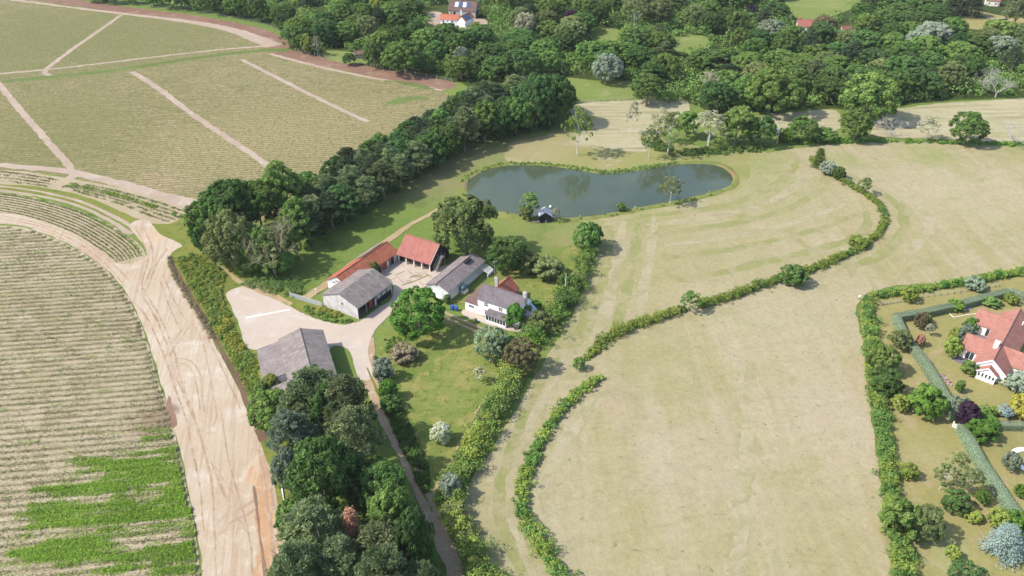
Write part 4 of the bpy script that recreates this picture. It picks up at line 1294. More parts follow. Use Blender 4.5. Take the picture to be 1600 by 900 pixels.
def weedy(p):
    X, Y = to_px(p.x, p.y)
    u, v = p.x * dR.x + p.y * dR.y, p.x * nR.x + p.y * nR.y
    g = mnoise.noise(Vector((u * .07, v * .42, 4.2))) + .5 * mnoise.noise(Vector((u * .25, v * 1.1, 1.2)))
    gg = mnoise.noise(Vector((p.x * .16, p.y * .16, 9.2)))
    yb = np.interp(X, (0, 10, 55, 100, 150, 240, 300), (880, 850, 792, 750, 728, 692, 684))
    rowv = R1[int(v / .9) % 97] + .5 * mnoise.noise(Vector((u * .12, v * .5, 8)))
    f = max(0.0, min(.9, .22 + (Y - yb) / 70 + 1.5 * g + rowv))
    track = .35 if (abs(Y - (838 - .085 * X)) < 4 or abs(Y - (850 - .085 * X)) < 3) else 1
    if Y > 838 - .085 * X:
        f *= max(.0, min(1, .55 + 1.8 * g))
    if gg < -.38:
        f *= .15
    return isg(p) * f * track


wl = []
for a, b in rows_all:
    for o_ in (-.8, -.4, 0, .4):
        wl.append([a + nR * o_, b + nR * o_])
row_plants(wl, 'field_weeds', FOL['weed'], .27, 58, .5, .35, .5, .45, weedy, lift=.22)
# scattered green tufts beyond the patch
row_plants(shift, 'crop_weeds', FOL['weed'], .26, 9, .4, .4, .35, 1.0, lift=.15, keep=lambda p: 1.0 if mnoise.noise(Vector((p.x * .3, p.y * .5, 7))) > .32 else 0.0)
# curved strip beside the haul road
up = catmull([U(*p) for p in ((-60, 300), (0, 302), (60, 312), (120, 329), (172, 354), (208, 380), (222, 400))], False, 8)
lo = catmull([U(*p) for p in ((-60, 326), (0, 331), (60, 344), (116, 366), (148, 386), (166, 398), (180, 410))], False, 8)
crv = [[u.lerp(l, (k + .5) / 8) + Vector((0, 0, .1)) for u, l in zip(up, lo)] for k in range(8)]
row_plants(crv, 'crop_plants', FOL['olive'], .28, 20, .3, .25, .55, .4)
row_plants(crv, 'crop_weeds', FOL['olive'], .24, 4, .3, .35, .6, .9)
row_plants([up], 'crop_weeds', FOL['weed'], .28, 26, .8, .3, .35, .6)
up2 = catmull([U(*p) for p in ((110, 286), (150, 291), (200, 302), (250, 316), (300, 334))], False, 8)
lo2 = catmull([U(*p) for p in ((95, 293), (130, 305), (190, 323), (230, 340), (262, 350))], False, 8)
row_plants([[u.lerp(l, (k + .3) / 5) for u, l in zip(up2, lo2)] for k in range(5)], 'crop_weeds', FOL['olive'], .36, 16, .5, .4, .45, 1.0)
row_plants([[u.lerp(l, .35) for u, l in zip(up2, lo2)]], 'crop_weeds', FOL['weed'], .4, 30, 1.0, .5, .3, 1.3)
up3 = catmull([U(*p) for p in ((-40, 264), (0, 267), (60, 275), (95, 282))], False, 8)
lo3 = catmull([U(*p) for p in ((-40, 284), (0, 286), (40, 290), (70, 294))], False, 8)
row_plants([[u.lerp(l, (k + .3) / 4) for u, l in zip(up3, lo3)] for k in range(4)], 'crop_weeds', FOL['olive'], .36, 14, .5, .4, .45, .8)


# ------------------------------------------------------------------ hedges
def hedge(px, wd, ht, mats, label, name='hedge', per_m=8.0, leaf=.25, K=44, rough=.42, seed=1, end=None):
    """a loose hedge along a line: many leafy clumps; mats = materials by share"""
    pts = resample(world_line(px, 8), 1.0 / per_m)
    C, r, T, M = [], [], [], []
    L = len(pts)
    for i, p in enumerate(pts):
        d = (pts[min(i + 1, L - 1)] - pts[max(i - 1, 0)]).normalized()
        s = Vector((-d.y, d.x, 0))
        nz = mnoise.noise(Vector((p.x * .22, p.y * .22, seed)))
        nz2 = mnoise.noise(Vector((p.x * .6, p.y * .6, seed + 5)))
        f = i / max(L - 1, 1) * (len(wd) - 1)
        k = min(int(f), len(wd) - 2)
        bi = i / per_m / 1.7 + .5 * nz2
        b0, bf = int(bi), bi - int(bi)
        rb = random.Random(b0 * 131 + seed)
        bs, bh, bm = rb.uniform(.85, 1.18), rb.uniform(.8, 1.22), rb.random()
        neck = 1 - .14 * (abs(bf - .5) * 2) ** 3
        ww = (wd[k] + (wd[k + 1] - wd[k]) * (f - k)) * (1 + rough * .4 * nz) * bs * neck
        hh = (ht[k] + (ht[k + 1] - ht[k]) * (f - k)) * (1 + rough * .4 * nz) * bh * neck
        if nz + .6 * nz2 < -.85:
            continue
        for q in range(2):
            o = R.gauss(0, .26) * ww
            cr = min(ww, hh) * R.uniform(.17, .40)
            C.append((p.x + s.x * o, p.y + s.y * o, R.uniform(.3, 1) * max(hh - cr, .2)))
            r.append(cr)
            mz = mnoise.noise(Vector((p.x * .13, p.y * .13, seed + 11))) * .6 + .45 * (bm - .5) + .5
            M.append(min(max(int(mz * len(mats) + R.uniform(-.4, .4)), 0), len(mats) - 1))
            T.append(.45 + .3 * nz2 + R.uniform(-.2, .2))
    P, N, s_, t_, _ = clump_leaves(np.array(C), np.array(r), K, leaf, np.array(T), up=.35)
    P[:, 2] = np.maximum(P[:, 2], .04)
    mi = np.repeat(np.array(M), K)
    o = bpy.data.objects.new(name, leaf_mesh(name, P, N, s_, RN.uniform(.55, .95, (len(P), 1)), t_, [FOL[m] for m in mats], midx=mi))
    COL.objects.link(o)
    return tag(o, label, 'hedge')


hedge([(1268, 250), (1284, 262), (1300, 274), (1330, 292), (1356, 308), (1376, 326), (1382, 346), (1372, 366), (1356, 380), (1338, 392), (1312, 404), (1280, 418), (1240, 432), (1200, 444), (1150, 462), (1110, 475), (1095, 480)],
      [2.4, 2.4, 2.0, 1.8, 2.4, 2.4, 2.6], [1.8, 1.8, 1.5, 1.4, 2.0, 2.0, 2.0], ['mid', 'lime', 'lime'], 'curved yellow green hedge bending round the upper hay field', seed=2, K=36)
hedge([(1072, 484), (1040, 495), (1000, 507), (970, 519), (948, 532), (934, 545), (922, 556), (908, 566)], [1.8, 2.4, 3, 3.0, 1.4], [1.4, 2.2, 2.4, 2.2, .8], ['mid', 'lime', 'lime'], 'thick yellow green hedge running up from the field gap to the airy tree', seed=3, K=40)
hedge([(940, 590), (920, 604), (896, 622), (874, 646), (852, 676), (836, 708), (824, 740), (816, 770), (818, 800), (832, 832), (850, 862), (868, 890), (884, 920)], [1.8, 2.0, 2.2, 2.2, 2.4, 2.6], [1.4, 1.5, 1.6, 1.6, 2.0, 2.2],
      ['mid', 'lime', 'lime', 'mid'], 'narrow hedge curving down to the bottom edge beside the hay field', seed=4, leaf=.28, K=44)
hedge([(1620, 424), (1570, 432), (1530, 440), (1480, 448), (1440, 455), (1400, 460), (1362, 466)], [2.2, 2.4, 2.2, 2.4], [2.0, 2.2, 2.0, 2.2], ['mid', 'lime', 'fresh'], 'top boundary hedge of the right hand garden beside the hay field', seed=5)
hedge([(1356, 470), (1356, 500), (1360, 540), (1364, 580), (1370, 620), (1377, 660), (1382, 700), (1386, 740), (1390, 790), (1398, 840), (1408, 880), (1416, 930)], [2.6, 2.8, 3.6, 3.4, 3.0, 2.6, 2.8, 4.0, 4.4], [2.0, 2.2, 2.6, 2.6, 2.2, 2.0, 2.2, 2.8, 2.6],
      ['mid', 'mid', 'lime', 'lime'], 'long loose hedge between the hay field and the right hand garden', seed=6, leaf=.3, K=44, per_m=7.5)
hedge([(920, 378), (918, 398), (912, 420), (904, 440), (892, 464), (876, 484), (858, 504), (842, 524), (828, 540)], [4.6, 3.6, 3.8, 4.4, 5.4, 6, 6], [4.0, 3.0, 3.2, 3.8, 4.0, 4.0, 4.0], ['dark', 'mid', 'mid', 'fresh', 'olive', 'lime'], 'tall overgrown hedge between the farm garden and the hay field', seed=7, leaf=.36, K=46, per_m=6)
hedge([(812, 560), (800, 590), (788, 620), (770, 652), (752, 682), (738, 712), (720, 744), (706, 776), (710, 810), (728, 846), (746, 880), (764, 930)], [5.2, 4.4, 4.6, 4.6, 4.4, 4.4, 4.8, 5.0], [4.2, 4, 4, 3.8, 3.6, 3.4, 3.6, 3.6], ['dark', 'mid', 'mid', 'lime', 'olive', 'lime'],
      'tall overgrown hedge between the lawn path and the hay field', seed=8, leaf=.34, K=50, per_m=6.5)
tree('hazel', 916, 393, 44, 342, 'mid', 'tree at the upper end of the overgrown garden hedge', var=1)
tree('hazel', 925, 384, 34, 348, 'dark', 'dark tree beside the one at the upper end of the garden hedge')
tree('hazel', 815, 578, 58, 528, 'bronze', 'bronze leaved tree in the overgrown hedge below the farmhouse', var=0)
tree('bush', 797, 552, 30, 526, 'mid', 'green bush filling the corner between path and bronze tree')
tree('bush', 832, 488, 30, 468, 'fresh', 'leafy bright bush behind the right end of the farmhouse')
tree('bush', 704, 776, 34, 742, 'silver', 'greyish bush where the lawn path meets the overgrown hedge')
tree('bush', 843, 516, 40, 484, 'olive', 'flowering olive bush in the overgrown hedge beside the white box')


def clipped(px, wd, ht, label, K=1):
    pts = resample(world_line(px, 1, sharp=True), .5)
    C, N, T, S = [], [], [], []
    mb = MB()
    L = len(pts)
    for i, p in enumerate(pts):
        d = (pts[min(i + 1, L - 1)] - pts[max(i - 1, 0)]).normalized()
        s = Vector((-d.y, d.x, 0))
        for _ in range(130):
            u = R.uniform(-1, 1)
            z = R.random()
            if R.random() < .42:
                q, zz, nn = u * wd * .5, ht * (1 - .12 * abs(u) ** 3), Vector((s.x * u * .5, s.y * u * .5, 1))
            else:
                sd_ = 1 if u > 0 else -1
                q, zz, nn = sd_ * wd * (.5 + .06 * (1 - z)), ht * z * .97, Vector((s.x * sd_, s.y * sd_, .2))
            j = R.uniform(-.07, .07)
            f = R.uniform(-.3, .3)
            C.append((p.x + s.x * (q + j) + d.x * f, p.y + s.y * (q + j) + d.y * f, max(.03, zz + j)))
            N.append(tuple(nn + Vector((R.uniform(-1, 1), R.uniform(-1, 1), R.uniform(-1, 1))) * .35))
            T.append(.5 + .35 * mnoise.noise(Vector((p.x * .4, p.y * .4, zz * .8))) + R.uniform(-.15, .15))
            S.append(R.uniform(.11, .22))
    o = bpy.data.objects.new('clipped_hedge', leaf_mesh('clipped_hedge', np.array(C), nrm(np.array(N)), np.array(S), np.full((len(C), 1), .8), np.array(T), FOL['clip']))
    COL.objects.link(o)
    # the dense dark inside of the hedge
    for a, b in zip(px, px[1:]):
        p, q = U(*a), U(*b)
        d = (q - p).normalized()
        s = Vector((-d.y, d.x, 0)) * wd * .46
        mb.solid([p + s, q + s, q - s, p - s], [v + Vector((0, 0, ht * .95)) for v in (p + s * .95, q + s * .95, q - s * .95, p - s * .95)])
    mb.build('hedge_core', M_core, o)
    return tag(o, label, 'hedge')


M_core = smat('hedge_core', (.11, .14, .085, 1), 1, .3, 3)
clipped([(1397, 502), (1440, 495), (1490, 484), (1530, 473), (1574, 462)], 2.0, 1.9, 'upper clipped grey green hedge crossing the top of the garden')
clipped([(1399, 504), (1412, 534), (1440, 568), (1470, 618), (1492, 660)], 1.9, 1.9, 'long clipped grey green hedge with a sharp corner at its top')
clipped([(1500, 675), (1530, 730), (1562, 778), (1592, 822)], 2.0, 1.9, 'lower clipped grey green hedge descending from the white gate')
clipped([(1524, 668), (1560, 670), (1640, 672)], 1.5, 1.6, 'short clipped hedge running to the right edge below the golden shrub')
clipped([(1576, 460), (1600, 470), (1640, 486)], 1.8, 1.8, 'clipped hedge at the top right corner beyond the bungalow')

# ------------------------------------------------------------------ buildings
def roofmat(name, c1, c2, c3, wave=.0, ax=0, fa=.16, patch=.5):
    """roof covering: mottled, streaked down the slope, fine ribs along one local axis"""
    t = NT(name)
    col = t.mix(t.step(t.noise(patch, 5, .65), .38, .62), c1, c2)
    sc = (1.8, .5, .5) if ax == 0 else (.5, 1.8, .5)
    m2 = t.new('ShaderNodeVectorMath', operation='MULTIPLY')
    t.put(m2.inputs[0], t.tc)
    m2.inputs[1].default_value = sc
    col = t.mix(t.step(t.noise(1.0, 5, .7, vec=m2.outputs[0]), .5, .68), col, c3)
    col = t.bright(col, t.math('MULTIPLY_ADD', t.noise(2.6, 6, .8), 4.5 * fa, 1 - 2.25 * fa))
    sx = t.new('ShaderNodeSeparateXYZ')
    t.put(sx.inputs[0], t.tc)
    h = t.math('SINE', t.math('MULTIPLY', sx.outputs[ax], 2 * math.pi / .3))
    return t.finish(col, .85, t.math('ADD', h, t.noise(3, 5)), .15, .25, .05)


K_ = 1.85
M_asb = roofmat('grey_sheet_roof', A(160, 148, 142, K_), A(140, 130, 124, K_), A(180, 170, 160, K_), ax=0, fa=.26)
M_asb2 = roofmat('grey_sheet_roof_brown', A(160, 147, 144, K_), A(144, 131, 128, K_), A(176, 164, 158, K_), ax=0, fa=.26)
M_pan = roofmat('old_red_pantile', A(208, 128, 98, K_), A(190, 112, 88, K_), A(150, 104, 84, K_), ax=0, fa=.22)
M_red = roofmat('red_plain_tile', A(196, 130, 116, K_), A(184, 118, 106, K_), A(164, 110, 98, K_), ax=0, fa=.2)
M_red2 = roofmat('bungalow_tile', A(198, 142, 126, K_), A(188, 130, 114, K_), A(178, 122, 106, K_), ax=0, fa=.16)
M_slate = roofmat('slate', A(128, 118, 122, K_), A(142, 132, 134, K_), A(114, 106, 110, K_), ax=0, fa=.12)
M_brown = roofmat('brown_tile', A(140, 112, 104, K_), A(126, 104, 98, K_), A(118, 96, 90, K_), ax=0)
M_wall = smat('white_render', (.80, .79, .76, 1), .85, .05, .8)
M_cream = smat('cream_render', (.78, .70, .63, 1), .85, .05, .8)
M_block = smat('grey_block_wall', (.50, .47, .45, 1), .9, .16, .7, (.40, .37, .35, 1))
M_pale = smat('pale_cladding', (.62, .60, .60, 1), .8, .12, .6, (.52, .50, .50, 1))
M_tar = smat('black_boarding', (.030, .030, .034, 1), .7, .3, 2)
M_brick = smat('red_brick', (.36, .17, .11, 1), .9, .2, 1.2, (.28, .14, .10, 1))
M_stone = smat('flint_stone', (.46, .42, .37, 1), .9, .25, 1.5, (.36, .32, .28, 1))
M_frame = smat('white_paint', (.82, .82, .80, 1), .5, .03, 3)
M_glass = smat('window_glass', (.035, .042, .05, 1), .08, .1, 2, spec=.6)
M_timber = smat('old_timber', (.30, .25, .20, 1), .9, .25, 3)
M_ptimber = smat('pale_timber', (.58, .50, .40, 1), .9, .2, 3)
M_black = smat('black_felt', (.022, .021, .026, 1), .7, .2, 2)
M_galv = smat('galvanised', (.48, .50, .53, 1), .5, .15, 2, metallic=.3)
M_rustd = smat('red_door', (.30, .085, .06, 1), .8, .2, 2)
M_blue = smat('blue_plastic', (.03, .10, .32, 1), .45, .08, 3, spec=.4)
M_tank = smat('green_tank', (.035, .085, .10, 1), .45, .15, 3, spec=.4)
M_floor = smat('dark_earth_floor', (.20, .17, .14, 1), .95, .2, 1.5)
M_solar = smat('solar_glass', (.05, .07, .12, 1), .12, .1, 2, spec=.7)
M_terra = smat('terracotta', (.50, .27, .20, 1), .85, .15, 2)
M_bluegrey = smat('blue_grey_felt', (.42, .46, .52, 1), .6, .1, 1.5)


def gable(e, x0, x1, y0, y1, eave, ridge, wall, roof, ov=.3, th=.12, rname='roof', wname='wall', walls=True, yr=None, ve=.3):
    """gabled block in e's frame, ridge along X"""
    ym = (y0 + y1) / 2 if yr is None else yr
    if walls:
        MB().prof_x([(y0, -.2), (y1, -.2), (y1, eave), (ym, ridge - .02), (y0, eave)], x0, x1).build(wname, wall, e)
    r = MB()
    for ya, yb in ((y0, ym), (y1, ym)):
        s = (ridge - eave) / abs(ym - ya)
        d = -1 if ya < ym else 1
        a = (ya + d * ov, eave - s * ov)
        r.slab([(x0 - ve, a[0], a[1] + th), (x1 + ve, a[0], a[1] + th), (x1 + ve, ym, ridge + th), (x0 - ve, ym, ridge + th)], th * .9)
    o = r.build(rname, roof, e)
    MB().tube((x0 - ve, ym, ridge + th), (x1 + ve, ym, ridge + th), .13, .13, 6).build('ridge_cap', roof, o)
    return o


def window(e, face, a, z, w_, h_, at, n=2, frame=None, glass=None, rows=1):
    """window on a wall; face 'y-' etc is the side it looks to, a its centre along the wall, at the wall's own coordinate"""
    f, g, d = MB(), MB(), .06
    sgn = -1 if face[1] == '-' else 1

    def bx(m, u0, u1, z0, z1, o0, o1):
        lo, hi = sorted((at + sgn * o0, at + sgn * o1))
        if face[0] == 'y':
            m.box(u0, u1, lo, hi, z0, z1)
        else:
            m.box(lo, hi, u0, u1, z0, z1)
    bx(g, a - w_ / 2 + .03, a + w_ / 2 - .03, z + .03, z + h_ - .03, -.02, .035)
    t_ = .07
    bx(f, a - w_ / 2, a + w_ / 2, z, z + t_, 0, .07)
    bx(f, a - w_ / 2, a + w_ / 2, z + h_ - t_, z + h_, 0, .07)
    for k in range(n + 1):
        c = a - w_ / 2 + t_ / 2 + (w_ - t_) * k / n
        bx(f, c - t_ / 2, c + t_ / 2, z + t_, z + h_ - t_, 0, .067)
    for k in range(1, rows):
        zz = z + h_ * k / rows
        bx(f, a - w_ / 2 + t_, a + w_ / 2 - t_, zz - .025, zz + .025, 0, .06)
    wo = f.build('window', frame or M_frame, e)
    g.build('pane', glass or M_glass, wo)
    return wo


def chimney(e, x, y, z0, z1, mat, w_=.7, d=.5, pots=2):
    m = MB().box(x - w_ / 2, x + w_ / 2, y - d / 2, y + d / 2, z0, z1)
    m.box(x - w_ / 2 - .06, x + w_ / 2 + .06, y - d / 2 - .06, y + d / 2 + .06, z1 - .25, z1 - .1)
    c = m.build('chimney', mat, e)
    for k in range(pots):
        px = x + (k - (pots - 1) / 2) * .3
        MB().tube((px, y, z1), (px, y, z1 + .4), .11, .09, 8).build('chimney_pot', M_terra, c)
    return c


D = math.radians
# grey barn next to the plantation, with a lean-to on its left
e = empty('grey_barn', (-43.4, 145.7, 0), D(-69.1), 'large grey sheet roofed barn with a lean-to beside the plantation', 'barn')
MB().prof_x([(0, -.2), (0, 3.9), (-4.7, 5.5), (-9.4, 3.9), (-9.4, -.2)], .15, 17).build('wall', M_pale, e)
r = MB()
r.slab([(0, .35, 3.93), (17.3, .35, 3.93), (17.3, -4.7, 5.72), (0, -4.7, 5.72)], .12)
r.slab([(0, -9.7, 3.93), (17.3, -9.7, 3.93), (17.3, -4.7, 5.72), (0, -4.7, 5.72)], .12)
ro = r.build('roof', M_asb, e)
MB().tube((0, -4.7, 5.72), (17.3, -4.7, 5.72), .17, .17, 6).build('ridge_cap', M_asb, ro)
MB().prof_x([(-9.42, -.2), (-9.42, 3.5), (-14.2, 2.6), (-14.2, -.2)], .6, 12.2).build('lean_to_wall', M_pale, e)
MB().slab([(.4, -14.6, 2.72), (12.5, -14.6, 2.72), (12.5, -9.45, 3.70), (.4, -9.45, 3.70)], .1).build('lean_to_roof', M_asb2, e)
MB().slab([(14.4, -13.4, 2.3), (18.2, -13.4, 2.3), (17.6, -9.5, 3.2), (14.4, -9.5, 3.2)], .1).build('low_roof', M_asb, e)
for k in range(4):
    MB().box(.10, .19, -1.2 - k * 1.1 - .5, -1.2 - k * 1.1 + .5, .1, 2.9).build('door_panel', M_block, e)
tree('bush', 424, 610, 30, 584, 'lime', 'bright climbing bush growing over the lower roof of the near grey barn')
tree('bush', 410, 622, 24, 596, 'mid', 'green bush at the outer corner of the near grey barn')

# open fronted grey barn
e = empty('open_barn', (-37, 155.6, 0), D(59), 'grey barn with an open dark front facing the drive', 'barn')
MB().prof_x([(0, -.2), (0, 3.4), (3.4, 4.75), (5.5, 5.5), (7.6, 4.75), (11, 3.4), (11, -.2)], 0, .2).build('gable_wall', M_block, e)
MB().prof_x([(0, -.2), (0, 3.4), (3.4, 4.75), (5.5, 5.5), (7.6, 4.75), (11, 3.4), (11, -.2)], 12.8, 13).build('gable_wall', M_pale, e)
MB().box(.2, 12.8, 10.8, 11, -.2, 3.4).build('rear_wall', M_pale, e)
MB().box(6.8, 12.8, .0, .18, -.2, 1.5).build('lower_wall', M_tar, e)
for k in range(9):
    MB().box(6.85 + k * .66, 7.25 + k * .66, .02, .12, 1.5, 2.75).build('board', M_pale if k % 3 else M_timber, e)
MB().box(.2, 12.8, .0, .16, 2.75, 3.4).build('fascia', M_galv, e)
for x in (3.2, 6.6):
    MB().box(x, x + .22, .05, .27, -.2, 2.75).build('post', M_timber, e)
MB().box(4.6, 6.5, .4, .5, 0, 2.5).build('door', M_rustd, e)
MB().box(6.2, 6.75, -.12, .0, .1, 2.2).build('door', M_bluegrey, e)
MB().box(.2, 12.8, .2, 10.8, .16, .2).build('floor', M_floor, e)
r = MB()
pr = [(-.4, 3.36), (3.4, 4.86), (5.5, 5.62), (7.6, 4.86), (11.4, 3.36)]
for (ya, za), (yb, zb) in zip(pr, pr[1:]):
    r.slab([(-.25, ya, za), (13.25, ya, za), (13.25, yb, zb), (-.25, yb, zb)], .1)
r.build('roof', M_asb, e)
MB().box(-.06, 0, 4.6, 5.0, 2.6, 3.1).build('vent', M_tar, e)
for k in range(5):
    MB().box(.8 + k * .7, 1.3 + k * .7, 3 + (k % 3), 3.6 + (k % 3), .21, .7 + .3 * (k % 2)).build('stored_crate', M_timber, e)

# long red roofed shed
ux, uy = math.cos(D(59.5)), math.sin(D(59.5))
ox, oy = -30.8 - 20.2 * ux, 183.4 - 20.2 * uy
e = empty('red_roofed_shed', (ox, oy, 0), D(59.5), 'long low shed with a weathered red pantile roof behind the open barn', 'shed')
gable(e, 0, 20.2, 0, 7.0, 2.5, 4.5, M_brick, M_pan, .25)
MB().slab([(11, 7.1, 2.75), (20, 7.1, 2.75), (20, 4.4, 4.42), (11, 4.4, 4.42)], .06).build('grey_roof_patch', M_asb, e)
MB().prof_x([(.12, .02), (6.88, .02), (6.88, 2.45), (3.5, 4.32), (.12, 2.45)], -.06, -.004).build('gable_boarding', M_pale, e)
for (yy, zz, b_) in ((2.2, 2.4, .5), (3.4, 3.1, .6), (4.6, 2.4, .5)):
    MB().box(-.1, -.065, yy - b_, yy + b_, zz - .1, zz + .12).build('board', M_tar, e)
MB().box(-.35, -.25, -.2, 3.5, 2.4, 2.5).build('gable_rail', M_timber, e)
for k, x in enumerate((8.6, 10.2, 12.0, 13.8, 15.4, 17.2)):
    MB().box(x, x + (1.1 if k % 2 else .8), -.07, -.005, .1, 1.95).build('door', [M_timber, M_pale, M_tar, M_rustd, M_pale, M_tar][k], e)
MB().box(17.0 + 1.4, 19.9, -.05, -.004, 0, 2.2).build('pale_wall_panel', M_pale, e)

# cart shed with red tiles and a black boarded gable
a0 = D(150.5)
e = empty('cart_shed', (-21.6, 177.1, 0), a0, 'open cart shed with a steep red tile roof and black boarded gable', 'shed')
# local X runs away from the black gable; Y negative = under the roof, towards the back
MB().prof_x([(-.1, -.2), (-.1, 2.6), (-4.6, 6.2), (-9, 2.6), (-9, -.2)], -.02, .18).build('gable_wall', M_tar, e)
for k in range(14):
    zz = .1 + k * .42
    hw = 4.45 if zz < 2.5 else max(0.25, 4.45 * (6.15 - zz) / 3.6)
    MB().box(-.07, -.025, -4.55 - hw, -4.55 + hw, zz, zz + .36).build('weatherboard', M_tar, e)
MB().prof_x([(-.1, -.2), (-.1, 2.6), (-4.6, 6.2), (-9, 2.6), (-9, -.2)], 10.2, 10.4).build('gable_wall', M_tar, e)
MB().box(.18, 10.2, -9, -8.8, -.2, 2.6).build('rear_wall', M_tar, e)
MB().box(.18, 10.2, -8.8, -.05, .0, .03).build('floor', M_floor, e)
for x in (.0, 2.55, 5.1, 7.65, 10.1):
    MB().box(x, x + .34, -.42, -.08, -.2, 2.5).build('post', M_ptimber, e)
MB().box(-.02, 10.44, -.38, -.12, 2.5, 2.72).build('wall_plate', M_timber, e)
r = MB()
r.slab([(-.3, .35, 2.46), (10.7, .35, 2.46), (10.7, -4.55, 6.38), (-.3, -4.55, 6.38)], .14)
r.slab([(-.3, -9.35, 2.46), (10.7, -9.35, 2.46), (10.7, -4.55, 6.38), (-.3, -4.55, 6.38)], .14)
ro = r.build('roof', M_red, e)
MB().tube((-.3, -4.55, 6.38), (10.7, -4.55, 6.38), .14, .14, 6).build('ridge_tiles', M_red, ro)
MB().slab([(-.36, .36, 2.44), (-.30, .36, 2.44), (-.30, -4.55, 6.42), (-.36, -4.55, 6.42)], .3).build('barge_board', M_ptimber, e)
for k in range(3):
    MB().box(.19, .22, -.5, -.42, .1, .2)
st = empty('outside_stair', (-19.3, 179.0, 0), a0, 'old wooden outside stair against the black gable of the cart shed', 'stair')
for xs in (-.5, .5):
    MB().slab([(xs - .04, 2.2, .1), (xs + .04, 2.2, .1), (xs + .04, -.8, 2.9), (xs - .04, -.8, 2.9)], .25).build('stringer', M_timber, st)
    MB().slab([(xs - .03, 2.2, 1.0), (xs + .03, 2.2, 1.0), (xs + .03, -.8, 3.8), (xs - .03, -.8, 3.8)], .08).build('handrail', M_ptimber, st)
for k in range(11):
    MB().box(-.46, .46, 2.1 - k * .28, 2.34 - k * .28, .16 + k * .26, .2 + k * .26).build('tread', M_ptimber, st)
MB().box(-.55, .55, -1.9, -.8, 2.86, 2.94).build('landing', M_ptimber, st)
for xs in (-.5, .5):
    MB().box(xs - .05, xs + .05, -1.85, -1.75, 0, 3.9).build('post', M_timber, st)

# long grey shed beside the farmhouse
e = empty('long_grey_shed', (-15.8, 163.1, 0), D(59.5), 'long low pale grey shed between the farmhouse and the yard', 'shed')
gable(e, 0, 16.8, 0, 6.6, 3.0, 4.4, M_pale, M_asb2, .2, rname='roof')
MB().box(.1, 16.7, -.06, -.004, 1.3, 2.8).build('upper_cladding', M_galv, e)
MB().box(-.05, -.004, 1.9, 4.6, 0, 2.6).build('door', M_wall, e)
MB().prof_x([(3.0, 3.55), (3.6, 3.55), (3.3, 3.9)], -.08, -.004).build('gable_vent', M_tar, e)
MB().box(11.5, 14, 2.2, 3.2, 4.25, 4.75).build('roof_hatch', M_black, e)
fr = empty('pergola', (-15.8 + 14.6 * ux + 1.2 * uy, 163.1 + 14.6 * uy - 1.2 * ux, 0), D(59.5), 'bare pale timber pergola at the far end of the long grey shed', 'pergola')
for k in range(6):
    MB().slab([(k * .5 - .06, 1.0, 2.2), (k * .5 + .06, 1.0, 2.2), (k * .5 + .06, -1.3, 1.3), (k * .5 - .06, -1.3, 1.3)], .1).build('rafter', M_frame, fr)
MB().box(-.1, 2.6, -1.35, -1.22, 1.18, 1.3).build('rail', M_frame, fr)
for x in (0, 1.25, 2.5):
    MB().box(x - .06, x + .06, -1.34, -1.23, 0, 1.18).build('post', M_frame, fr)
MB().box(-.1, 2.6, -1.3, -1.0, 0, .7).build('low_wall', M_stone, fr)

# white farmhouse
e = empty('white_farmhouse', (-8.26, 157.83, 0), D(-30), 'white two storey farmhouse with slate roof and glazed porch', 'house')
gable(e, 0, 11.5, 0, 6, 4.6, 6.9, M_wall, M_slate, .28, ve=.15)
MB().prof_y([(-3.7, -.2), (-3.7, 2.6), (-.004, 2.6), (-.004, -.2)], .01, 8.9).build('wing_wall', M_wall, e)
r = MB()
A_, B_, C_, D_ = (-3.95, -.25, 2.62), (.0, -.25, 2.62), (.0, 3.0, 4.75), (.0, 6.2, 4.75)
E_ = (-3.95, 9.1, 2.62)
r.slab([A_, B_, C_], .1)
r.slab([A_, C_, D_, E_], .1)
r.slab([E_, D_, (0, 9.1, 2.62)], .1)
r.build('wing_roof', M_brown, e)
# red roofed rear range, ridge at right angles
rr_ = empty('rear_range', (0, 0, 0))
rr_.parent = e
rr_.location = (5.2, 6.02, 0)
rr_.rotation_euler = (0, 0, D(90))
gable(rr_, 0, 5.0, 0, 5.6, 3.0, 5.5, M_brick, M_pan, .2, ve=.12)
for (xx, zz, hh) in ((2.35, 3.0, 1.15), (6.35, 3.0, 1.05), (2.35, .75, 1.3)):
    window(e, 'y-', xx, zz, 1.05, hh, 0, 2, rows=2)
window(e, 'y-', -1.9, 1.15, 1.5, .85, .01, 3)
chimney(e, 1.6, 6.3, 4.2, 7.5, M_stone, .8, .6)
chimney(e, 11.3, 3.1, 5.0, 8.3, M_stone, .9, .7)
# glazed porch
p = empty('porch', (3.3, 0, 0))
p.parent = e
MB().box(0, 5.6, -1.9, -1.78, 0, .65).build('plinth_wall', M_wall, p)
MB().slab([(-.15, -2.05, 2.05), (5.75, -2.05, 2.05), (5.75, -.01, 2.75), (-.15, -.01, 2.75)], .09).build('porch_roof', M_slate, p)
MB().prof_x([(-1.9, 0), (-.01, 0), (-.01, 2.6), (-1.9, 1.95)], 5.5, 5.6).build('side_wall', M_frame, p)
MB().prof_x([(-1.9, 0), (-.01, 0), (-.01, 2.6), (-1.9, 1.95)], 0, .1).build('side_wall', M_frame, p)
MB().box(.1, 5.5, -1.86, -1.82, .65, 1.9).build('glazing', M_glass, p)
for k in range(8):
    MB().box(.02 + k * .78, .12 + k * .78, -1.91, -1.80, .65, 1.95).build('glazing_bar', M_frame, p)
MB().box(0, 5.6, -1.91, -1.79, 1.86, 1.96).build('head_rail', M_frame, p)
